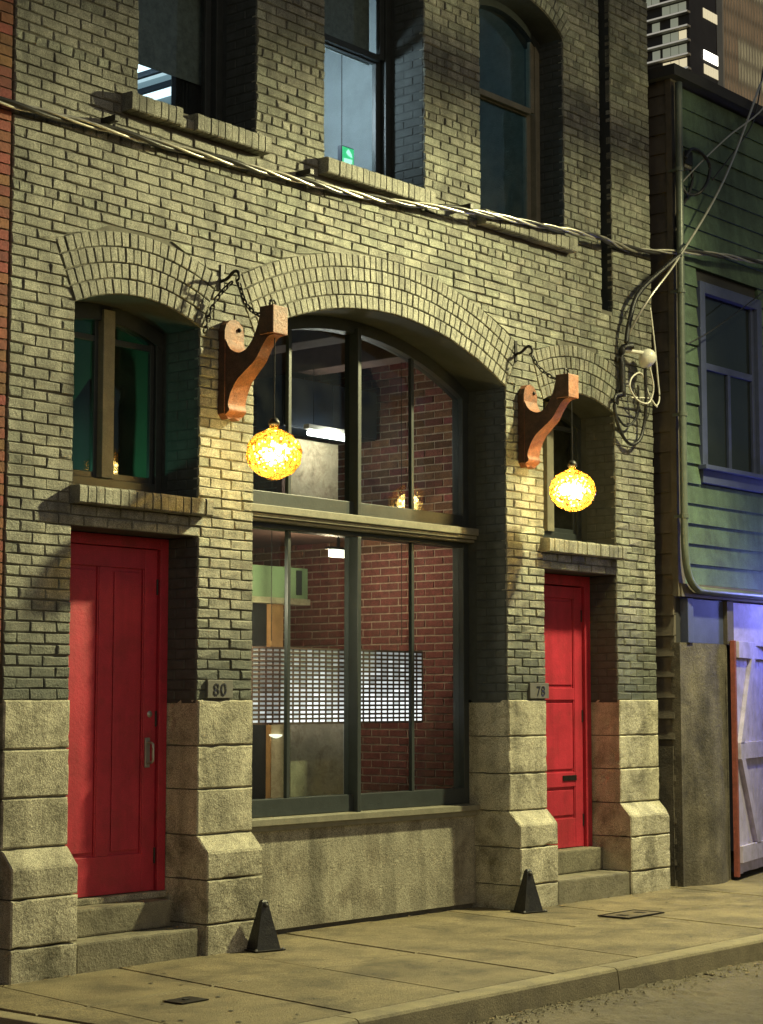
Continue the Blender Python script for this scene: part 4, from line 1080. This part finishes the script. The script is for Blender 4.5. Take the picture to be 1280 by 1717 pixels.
guard(-1.505, -0.19, 'black tapered corner guard at the pier between left door and window', math.radians(-15))
guard(1.38, -0.215, 'black tapered corner guard at the pier beside the right doorway', math.radians(-15))

# ================================================================== LEFT NEIGHBOUR
nb = thing('red_brick_building', 'orange brick building edge at the far left', 'building', (-5.005, 0.068, 0))
boxo('wall', M['nmortar'], nb, -3.0, 1.485, -0.06, 4.0, -0.13, 9.0)
q = MB(); zz = -0.1; kk = 0
while zz < 8.9:
    x = 1.487
    first = 0.099 if kk % 2 else 0.198
    while x > -2.9:
        l = first if x > 1.48 else 0.198
        q.box(x - l + 0.005, x - 0.004, -0.070 + rnd(-0.003, 0.003), -0.0605, zz + 0.005, zz + CP - 0.005); x -= l
    zz += CP; kk += 1
o = q.build('brickwork', M['nbrick'], nb); o['kind'] = 'stuff'

# ================================================================== GREEN HOUSE
hs = thing('green_house', 'green clapboard house at the right with blue trimmed window', 'house', (3.80, -0.10, 0))
HT = 7.15
hb = MB(); hb.box(0.03, 9.0, 0.03, 8.0, 2.5, HT); hb.box(0.03, 0.80, 0.03, 8.0, 0.0, 2.5); hb.box(0.80, 9.0, 1.6, 8.0, 0.0, 2.5)
hb.build('wall', M['idark'], hs)
# front clapboards (skipping the window)
wx0, wx1, wz0, wz1 = 0.42, 1.56, 3.60, 5.38
z = 2.62
while z < HT - 0.05:
    z1 = min(z + 0.18, HT)
    segs = [(0.105, 5.2)]
    if z1 > wz0 and z < wz1: segs = [(0.105, wx0), (wx1, 5.2)]
    for a, b in segs:
        q = MB(); q.prism([(0.03, z), (-0.018 + rnd(-.002, .002), z + 0.001), (0.004, z1 + 0.008), (0.03, z1 + 0.008)], lambda u, c: (a, u, c), lambda u, c: (b, u, c))
        q.build('clapboard', M['siding'], hs)
    z = z1
# side clapboards in the gap
z = 0.0
while z < HT - 0.05:
    z1 = min(z + 0.18, HT)
    q = MB(); q.prism([(0.03, z), (-0.016 + rnd(-.004, .004), z + 0.001), (0.004, z1 + 0.008), (0.03, z1 + 0.008)], lambda u, c: (u, 0.032, c), lambda u, c: (u, 2.0, c))
    q.build('side_clapboard', M['sidingdark'], hs); z = z1
boxo('corner_board', M['sidingdark'], hs, -0.02, 0.102, -0.03, 0.031, 2.5, HT, 0.004)
boxo('belt_board', M['sidingdark'], hs, 0.0, 5.2, -0.05, 0.03, 2.50, 2.615, 0.004)
boxo('roof', M['idark'], hs, -0.1, 9.1, -0.12, 8.1, HT, HT + 0.10)
# window
w = MB()
w.box(wx0, wx0 + 0.09, -0.04, 0.05, wz0 + 0.1, wz1, 0.004); w.box(wx1 - 0.09, wx1, -0.04, 0.05, wz0 + 0.1, wz1, 0.004); w.box(wx0 + 0.09, wx1 - 0.09, -0.04, 0.05, wz1 - 0.10, wz1, 0.004)
w.box(wx0 - 0.02, wx1 + 0.02, -0.085, 0.05, wz0 + 0.06, wz0 + 0.10, 0.004); w.box(wx0 + 0.01, wx1 - 0.01, -0.035, 0.04, wz0 - 0.06, wz0 + 0.058, 0.004)
hw_ = w.build('window', M['trim'], hs)
a, b = wx0 + 0.09, wx1 - 0.09; zm = 4.62
boxo('frame', M['trim'], hw_, a, a + 0.05, 0.0, 0.04, wz0 + 0.1, wz1 - 0.1, 0.003); boxo('frame', M['trim'], hw_, b - 0.05, b, 0.0, 0.04, wz0 + 0.1, wz1 - 0.1, 0.003)
boxo('frame', M['trim'], hw_, a + 0.05, b - 0.05, 0.0, 0.04, zm - 0.03, zm + 0.03, 0.003); boxo('mullion', M['trim'], hw_, (a + b) / 2 - 0.025, (a + b) / 2 + 0.025, 0.002, 0.04, wz0 + 0.1, zm - 0.03, 0.003)
boxo('pane', M['glass'], hw_, a + 0.05, b - 0.05, 0.022, 0.026, wz0 + 0.1, wz1 - 0.1)
# ground floor: rough plaster pier, blue door panel, opening
pi = MB(); bm = bmesh.new()
for seg in range(1):
    vs = []
    nx, nz = 14, 30
    grid = []
    for iz in range(nz + 1):
        row = []
        for ix in range(nx + 1):
            x = 0.0 + 0.80 * ix / nx; zz = 2.10 * iz / nz
            y = -0.02 - 0.10 * math.sin(math.pi * min(1, max(0, (x - 0.05) / 0.75))) * (1 - zz / 2.4) + 0.018 * mnoise.noise(Vector((x * 5, zz * 4, 1.3)))
            row.append(bm.verts.new((x, y, zz)))
        grid.append(row)
    for iz in range(nz):
        for ix in range(nx): bm.faces.new((grid[iz][ix], grid[iz][ix + 1], grid[iz + 1][ix + 1], grid[iz + 1][ix]))
pi.addbm(bm); pi.build('plaster_pier', M['plaster'], hs, True)
boxo('pier_side', M['plaster'], hs, 0.78, 0.80, -0.03, 0.03, 0, 2.1); boxo('pier_side', M['plaster'], hs, -0.012, 0.012, -0.03, 0.06, 0, 2.1)
boxo('transom_panel', M['trim'], hs, 0.20, 0.78, -0.01, 0.03, 2.10, 2.49, 0.004)
boxo('transom_post', M['trim'], hs, 0.10, 0.195, -0.05, 0.03, 2.10, 2.49, 0.004); boxo('transom_post', M['sidingdark'], hs, 0.785, 0.90, -0.05, 0.03, 2.10, 2.49, 0.004)
boxo('opening_board', M['gate'], hs, 0.905, 5.0, 0.03, 0.06, 2.10, 2.49, 0.003)
boxo('side_base', M['plaster'], hs, -0.02, 0.0, 0.05, 2.0, 0.0, 1.2)
# drain pipe
dp = thing('drain_pipe', 'dark drain pipe running down the corner of the green house', 'pipe', (3.80, -0.2, 0))
q = MB(); path = [(0.0, 0, 7.1), (-0.01, 0, 6.0), (-0.015, 0, 5.0), (-0.02, 0, 4.0), (-0.02, 0, 3.1), (-0.01, 0, 2.86), (0.04, 0, 2.68), (0.16, 0, 2.58), (0.35, 0.0, 2.56), (1.4, 0.0, 2.555), (4.0, 0.0, 2.53)]
q.tube(spline(path, 6), 0.033, 12); q.build('pipe', M['pipe'], dp, True)
for zz in (6.3, 5.2, 4.1, 3.2):
    q = MB(); q.lathe([(0.034, -0.02), (0.041, -0.018), (0.041, 0.018), (0.034, 0.02)], (-0.015, 0, zz), 14); q.box(-0.03, 0.0, 0.03, 0.10, zz - 0.012, zz + 0.012); q.build('bracket', M['pipe'], dp)
# gate
gt = thing('plank_gate', 'white plank gate with diagonal brace standing ajar at the right', 'gate', (4.60, -0.20, 0.0)); gt.rotation_euler[2] = math.radians(14.6)
GW, GH = 1.5, 2.13
x = 0.055
while x < GW - 0.02:
    w_ = min(0.14, GW - x); boxo('plank', M['gate'], gt, x + 0.003, x + w_ - 0.003, 0.0, 0.025, 0.05 + rnd(0, .01), GH, 0.003); x += w_
boxo('edge_post', M['nbrick'], gt, 0.0, 0.052, -0.01, 0.035, 0.03, GH + 0.005, 0.004)
for zz in (0.15, 1.07, 1.98):
    boxo('rail', M['gate'], gt, 0.056, GW - 0.01, -0.036, -0.001, zz, zz + 0.15, 0.003)
for (z0, z1) in ((0.30, 1.07), (1.22, 1.98)):
    q = MB(); L0, L1 = (0.06, GW - 0.1)
    if z0 > 1: p = [(0.06, z0), (0.19, z0), (0.62, z1), (0.49, z1)]
    else: p = [(0.07, z1), (0.20, z1), (0.72, z0), (0.59, z0)]
    q.prism(p, lambda u, c: (u, -0.040, c), lambda u, c: (u, -0.0015, c)); q.build('brace', M['gate'], gt)

# ================================================================== WIRES
cp = [(-4.4, 5.12), (-3.725, 5.13), (-3.254, 5.147), (-2.776, 5.165), (-2.133, 5.182), (-1.52, 5.203), (-0.889, 5.226), (-0.141, 5.268), (0.865, 5.345), (1.655, 5.405), (2.516, 5.473), (3.30, 5.535), (4.2, 5.61), (5.1, 5.70), (7.0, 5.9)]
cab = thing('service_cable', 'thick twisted service cable strung across the brick facade', 'cable', (0, 0, 0))
path = spline([(x, -0.05 - (0.075 if 0.6 < x < 2.6 else 0) - (0.18 if x > 3.3 else 0), z - 0.03 + 0.022 * (0.6 < x < 2.6) + 0.03 * (x > 3.3)) for x, z in cp], 26)
for s in range(3):
    q = MB(); pts = []; dist = 0; last = path[0]
    for p in path:
        dist += (p - last).length; last = p
        t = dist / 0.85 * 2 * math.pi + s * 2.094 + 0.5 * math.sin(dist * 1.7)
        pts.append(p + Vector((0, 0.015 * math.cos(t), 0.015 * math.sin(t))))
    q.tube(pts, (0.009, 0.016, 0.0105)[s], 8); o = q.build('strand', M['cable'] if s == 1 else M['barecable'], cab, True)
for x, z in ((0.83, 5.35), (-2.8, 5.165), (-1.0, 5.22), (-4.36, 5.09)):
    q = MB(); q.box(x - 0.02, x + 0.02, -0.13, 0.004, z + 0.005, z + 0.045, 0.004); q.build('clip', M['iron'], cab)
def wire(name, pts, r, m, label, cat='wire'):
    q = MB(); q.tube(spline(pts, 8), r, 7); o = q.build(name, m, None, True); return tag(o, label, cat)
wire('drop_wire', [(5.6, -0.32, 8.1), (5.182, -0.3, 7.481), (4.411, -0.3, 6.329), (3.603, -0.3, 5.461), (3.18, -0.25, 5.03), (3.08, -0.12, 4.75), (3.12, -0.05, 4.60)], 0.011, M['barecable'], 'pale drop wire slanting from the upper right to the wall insulator')
wire('drop_wire', [(5.5, -0.34, 7.8), (5.171, -0.34, 7.22), (4.5, -0.3, 6.75), (4.15, -0.22, 6.45), (3.90, -0.14, 6.2)], 0.008, M['barecable'], 'thinner pale wire running to the coil on the green house')
wire('drop_wire', [(5.2, -0.3, 7.6), (4.99, -0.3, 7.03), (4.7, -0.28, 6.7), (4.28, -0.25, 6.3)], 0.007, M['cable'], 'short dark wire beside the pale drop wires')
wire('black_wire', [(5.5, -0.25, 5.60), (5.189, -0.25, 5.417), (4.288, -0.25, 4.937), (3.80, -0.25, 4.72)], 0.006, M['blackpaint'], 'thin black wire crossing before the blue window')
wire('coiled_wire', [(3.817, -0.25, 6.40), (3.9, -0.26, 6.50), (4.078, -0.25, 6.514), (4.234, -0.25, 6.439), (4.208, -0.25, 6.295), (4.10, -0.25, 6.17), (4.013, -0.22, 6.116), (3.889, -0.2, 6.117), (3.83, -0.18, 6.25), (3.88, -0.16, 6.40), (4.0, -0.15, 6.42), (4.10, -0.15, 6.3), (4.0, -0.15, 6.1), (3.84, -0.15, 5.9), (3.82, -0.14, 5.5)], 0.015, M['blackpaint'], 'black loop of spare wire high on the green house corner')
bxh = thing('junction_box', 'small weathered junction box high on the green house corner', 'box', (3.93, -0.17, 6.42))
boxo('body', M['ledge'], bxh, -0.06, 0.06, -0.04, 0.05, -0.08, 0.07, 0.006); boxo('lid', M['iron'], bxh, -0.065, 0.065, -0.05, -0.041, -0.05, 0.08, 0.004)
ins = thing('service_entry', 'white bulb shaped insulator and black conduit at the facade end', 'insulator', (3.07, 0, 4.4))
q = MB(); q.tube(spline([(-0.02, -0.05, -0.22), (-0.02, -0.05, 0.16), (0.0, -0.07, 0.21), (0.06, -0.11, 0.22)], 6), 0.028, 10); q.build('conduit', M['blackpaint'], ins, True)
q = MB(); q.lathe([(0.0, 0.075), (0.04, 0.07), (0.068, 0.04), (0.075, 0.0), (0.066, -0.04), (0.045, -0.075), (0.02, -0.095), (0.0, -0.1)], (0, 0, 0), 20); o = q.build('bulb', M['white'], ins, True); o.location = (0.24, -0.14, 0.14); o.rotation_euler = (0.3, 0.5, 0)
q = MB(); q.tube([(0.0, -0.06, 0.18), (0.20, -0.13, 0.18)], 0.018, 8); q.build('arm', M['white'], ins, True)
q = MB(); q.box(-0.07, 0.03, -0.03, 0.004, -0.20, -0.16, 0.004); q.box(-0.07, 0.03, -0.03, 0.004, 0.08, 0.12, 0.004); q.build('strap', M['iron'], ins)
wire('conduit_cable', [(3.05, -0.09, 4.64), (3.10, -0.10, 4.85), (3.22, -0.12, 5.1), (3.5, -0.25, 5.38), (3.62, -0.3, 5.48)], 0.022, M['blackpaint'], 'thick black cable dropping to the conduit on the facade end')
wire('looped_cable', [(3.30, -0.12, 4.45), (3.34, -0.10, 4.2), (3.36, -0.07, 4.0), (3.30, -0.06, 3.84), (3.17, -0.05, 3.78), (3.02, -0.05, 3.86), (2.93, -0.05, 4.02), (2.93, -0.05, 4.16), (3.02, -0.06, 4.2)], 0.015, M['blackpaint'], 'larger black cable loop hanging at the right end of the brick wall')
wire('looped_cable', [(3.22, -0.1, 4.3), (3.24, -0.08, 4.1), (3.2, -0.06, 3.98), (3.08, -0.05, 3.93), (2.96, -0.05, 4.0)], 0.010, M['blackpaint'], 'smaller black cable loop inside the larger one')
wire('white_wire', [(3.32, -0.15, 4.48), (3.40, -0.14, 4.30), (3.36, -0.12, 4.16), (3.22, -0.1, 4.16), (3.12, -0.08, 4.26), (3.16, -0.08, 4.36), (3.28, -0.1, 4.40), (3.40, -0.1, 4.22), (3.52, -0.1, 4.14)], 0.008, M['white'], 'tangled white wire under the insulator')
wire('white_wire', [(3.40, -0.12, 5.0), (3.46, -0.12, 4.7), (3.54, -0.1, 4.4), (3.56, -0.1, 4.22), (3.50, -0.1, 4.15), (3.40, -0.1, 4.2), (3.14, -0.08, 4.18)], 0.007, M['white'], 'long white wire loop hanging beside the insulator')

# ================================================================== FAR TOWERS
M['lit1'] = emis('lit_flat', (1.0, 0.86, 0.52), 0.5); M['lit2'] = emis('dim_flat', (0.55, 0.6, 0.42), 0.22); M['strip'] = emis('glowing_slab_edge', (1.0, 0.95, 0.78), 0.24); M['lit3'] = emis('bright_lamp', (1.0, 0.95, 0.8), 3.0)
TX, TY = 320.2, 185.4
tw = thing('apartment_tower', 'far apartment tower with lit balconies above the green house', 'tower', (TX, TY, -0.15))
core = MB(); core.box(0, 10.9, 0, 24, 0, 170)
core.box(0.3, 11, -0.4, -0.001, 100, 126.5)
core.build('wall', M['towerwall'], tw)
zz = 20.0; fi = 0
random.seed(11)
while zz < 168:
    if zz > 126:
        q = MB(); q.box(-1.2, 0.15, -0.2, 20.0, zz - 0.22, zz + 0.22); q.build('balcony', M['towerslab'], tw)
        boxo('glowing_slab_edge', M['strip'], tw, -1.26, -1.201, -0.2, 20.0, zz - 0.16, zz + 0.16)  # balcony lamplight on the slab edge put in as a glow
    zz += 3.02; fi += 1
def twin(x0, x1, y0, y1, z0, z1, m): boxo('window', m, tw, x0, x1, y0, y1, z0, z1)
zf = [20 + 3.02 * i for i in range(48)]
top = [z for z in zf if z > 125.5]
for i, z in enumerate(top):
    pat = ('lit1', 'lit2', 'lit1', 'lit2', 'lit1', None, 'lit2', 'lit1', 'lit2', None, 'lit1', 'lit2', 'lit1', None, None, None)[i % 14]
    # left-facing side: bays between y 0.3 and 19
    for k, (y0, y1) in enumerate(((0.6, 6.5), (7.0, 11.0), (11.5, 18.5))):
        m = pat if k == 0 else ('lit2' if (i + k) % 2 == 0 else None)
        if k == 2 and i % 3 == 0: m = None
        nb_ = max(2, int((y1 - y0) / 1.6))
        for t_ in range(nb_):
            mm_ = m if random.random() < 0.75 else ('lit2' if random.random() < 0.5 else None)
            yy = y0 + (y1 - y0) * t_ / nb_
            if mm_: twin(-0.10, -0.02, yy + 0.08, yy + (y1 - y0) / nb_ - 0.08, z + 0.35, z + 2.5, M[mm_])
    if i % 2 == 0:
        twin(-0.3, -0.15, 15.2, 15.9, z + 0.6, z + 2.2, M['lit3'])
# street-facing side windows
for i, z in enumerate(top):
    if i in (2, 3, 6, 9):
        for k in range(6): twin(5.6 + k * 1.0, 6.4 + k * 1.0, -0.12, -0.02, z + 0.5, z + 2.6, M['lit1'] if i != 3 else M['lit3'])
# small lit windows seen down the gap beside the brick building
for z, h in ((129.8, 0.8), (126.4, 1.0), (122.5, 0.8), (119.8, 0.6), (115.2, 3.0), (109.5, 0.7), (106.8, 2.8)):
    twin(-0.3, -0.05, 18.3, 19.4, z - h / 2, z + h / 2, M['lit3'])
random.seed(21)
ot = thing('office_tower', 'ribbed brown tower glowing faintly at the top right corner', 'tower', (538.4, 302.0, -0.15))
boxo('wall', mat('office_wall', (0.20, 0.13, 0.09), 0.8, 0.3, 0.3, 0.0), ot, 0.0, 120.0, 0.0, 90.0, 0, 330)
M['facadeglow'] = emis('facade_glow', (1.0, 0.62, 0.36), 0.45); M['facadeglow2'] = emis('facade_glow_bright', (0.95, 0.85, 0.55), 0.8)  # warm light on the ribbed facade put in as glowing panels
fins = MB()
for i in range(60): fins.box(0.0 + i * 2.0, 0.6 + i * 2.0, -1.5, -0.003, 130, 330)
o = fins.build('fin', M['towerslab'], ot); o['kind'] = 'stuff'
for i in range(16):
    for k in range(8):
        br = (i in (8, 9, 12) and k in (1, 2))
        boxo('window', M['facadeglow2'] if br else M['facadeglow'], ot, 0.8 + k * 10.0, 10.4 + k * 10.0, -0.14, -0.004, 150 + i * 8.0, 156.0 + i * 8.0)  # glowing panels carry the facade's warm light
boxo('edge_strip', M['towerslab'], ot, -1.1, -0.02, -2.0, 0.2, 190, 330)

# ================================================================== ASSUMED LAMPS OUT OF THE FRAME
sl = thing('assumed_street_lamp', 'assumed tall street lamp at the curb, unseen beyond the right edge', 'street lamp', (LAMP_POS[0] + 0.55, LAMP_POS[1] + 0.1, 0))  # lamp assumed from how shadows fall on the doors and wall
q = MB(); q.lathe([(0.11, 0), (0.11, 0.3), (0.075, 0.35), (0.06, 3.0), (0.05, 6.75), (0.0, 6.76)], (0, 0, 0), 16); q.build('pole', M['darkmetal'], sl, True)
q = MB(); q.tube(spline([(0, 0, 6.6), (-0.2, -0.05, 6.78), (-0.40, -0.1, 6.75), (-0.55, -0.1, 6.66)], 6), 0.03, 10); q.build('arm', M['darkmetal'], sl, True)
q = MB(); q.lathe([(0.0, 0.15), (0.1, 0.14), (0.21, 0.05), (0.23, 0.03), (0.23, 0.015), (0.20, 0.015), (0.09, 0.10), (0, 0.11)], (-0.55, -0.1, 6.52), 24); q.build('hood', M['darkmetal'], sl, True)
ld = bpy.data.lights.new('assumed_lamp_light', 'POINT'); ld.color = (1.0, 0.93, 0.48); ld.energy = 6600
ld.shadow_soft_size = 0.14; ld.use_nodes = True
# assumed luminaire optics, shaped to even out the wall light: thrown along the street, shielded on the house side, full cut-off at the horizon
N = ld.node_tree.nodes; L = ld.node_tree.links; em = N['Emission']
tc = N.new('ShaderNodeNewGeometry'); sp = N.new('ShaderNodeSeparateXYZ'); L.new(tc.outputs['Incoming'], sp.inputs[0])
ab = N.new('ShaderNodeMath'); ab.operation = 'ABSOLUTE'; L.new(sp.outputs['Z'], ab.inputs[0])
ay = N.new('ShaderNodeMath'); ay.operation = 'ABSOLUTE'; L.new(sp.outputs['Y'], ay.inputs[0])
sy = N.new('ShaderNodeMapRange'); sy.inputs['From Min'].default_value = -0.45; sy.inputs['From Max'].default_value = -0.05
sy.inputs['To Min'].default_value = 0.08; sy.inputs['To Max'].default_value = 1.0; L.new(sp.outputs['Y'], sy.inputs['Value'])
mm = N.new('ShaderNodeValToRGB'); cr = mm.color_ramp
for p, q_ in ((0.32, 1.0), (0.5, 0.70), (0.62, 0.30), (0.72, 0.12), (0.85, 0.045)):
    e_ = cr.elements.new(p); e_.color = (q_, q_, q_, 1)
cr.elements[0].color = (1, 1, 1, 1); cr.elements[-1].color = (0.03, 0.03, 0.03, 1)
L.new(ay.outputs[0], mm.inputs['Fac'])
hx = N.new('ShaderNodeMapRange'); hx.inputs['From Min'].default_value = 0.10; hx.inputs['From Max'].default_value = 0.34
hx.inputs['To Min'].default_value = 1.0; hx.inputs['To Max'].default_value = 0.12; L.new(sp.outputs['X'], hx.inputs['Value'])
m5 = N.new('ShaderNodeMath'); m5.operation = 'MULTIPLY'; L.new(mm.outputs[0], m5.inputs[0]); L.new(hx.outputs['Result'], m5.inputs[1]); mm = m5
cu = N.new('ShaderNodeMapRange'); cu.interpolation_type = 'SMOOTHSTEP'
cu.inputs['From Min'].default_value = 0.0; cu.inputs['From Max'].default_value = 0.26; L.new(ab.outputs[0], cu.inputs['Value'])
dn = N.new('ShaderNodeMapRange'); dn.inputs['From Min'].default_value = 0.5; dn.inputs['From Max'].default_value = 0.85
dn.inputs['To Min'].default_value = 1.0; dn.inputs['To Max'].default_value = 0.42; L.new(ab.outputs[0], dn.inputs['Value'])
m6 = N.new('ShaderNodeMath'); m6.operation = 'MULTIPLY'; L.new(mm.outputs[0], m6.inputs[0]); L.new(dn.outputs['Result'], m6.inputs[1]); mm = m6
m7 = N.new('ShaderNodeMath'); m7.operation = 'MULTIPLY'; L.new(mm.outputs[0], m7.inputs[0]); L.new(sy.outputs['Result'], m7.inputs[1]); mm = m7
mc = N.new('ShaderNodeMath'); mc.operation = 'MULTIPLY'; L.new(mm.outputs[0], mc.inputs[0]); L.new(cu.outputs['Result'], mc.inputs[1])
L.new(mc.outputs[0], em.inputs['Strength'])
lo = bpy.data.objects.new('assumed_lamp_light', ld); COL.objects.link(lo); lo.parent = sl; lo.location = (-0.55, -0.1, 6.545)
# assumed blue neon sign, unseen beyond the right edge, to tint house and gate
ns = thing('assumed_neon_sign', 'assumed unseen blue neon sign beyond the right edge, added for the blue light on house and gate', 'sign', (6.0, -0.16, 2.55))
boxo('case', M['darkmetal'], ns, -0.05, 0.05, -0.9, 0.0, -0.4, 0.4, 0.01)
q = MB(); q.tube(spline([(-0.075, -0.8, -0.3), (-0.075, -0.8, 0.3), (-0.075, -0.1, 0.3), (-0.075, -0.1, -0.3), (-0.075, -0.8, -0.3)], 3), 0.012, 8); q.build('tube', emis('assumed_neon_blue', (0.15, 0.25, 1.0), 8), ns, True)
point('assumed_neon_glow', (-0.25, -0.5, 0), (0.24, 0.27, 1.0), 42, 0.15, ns)
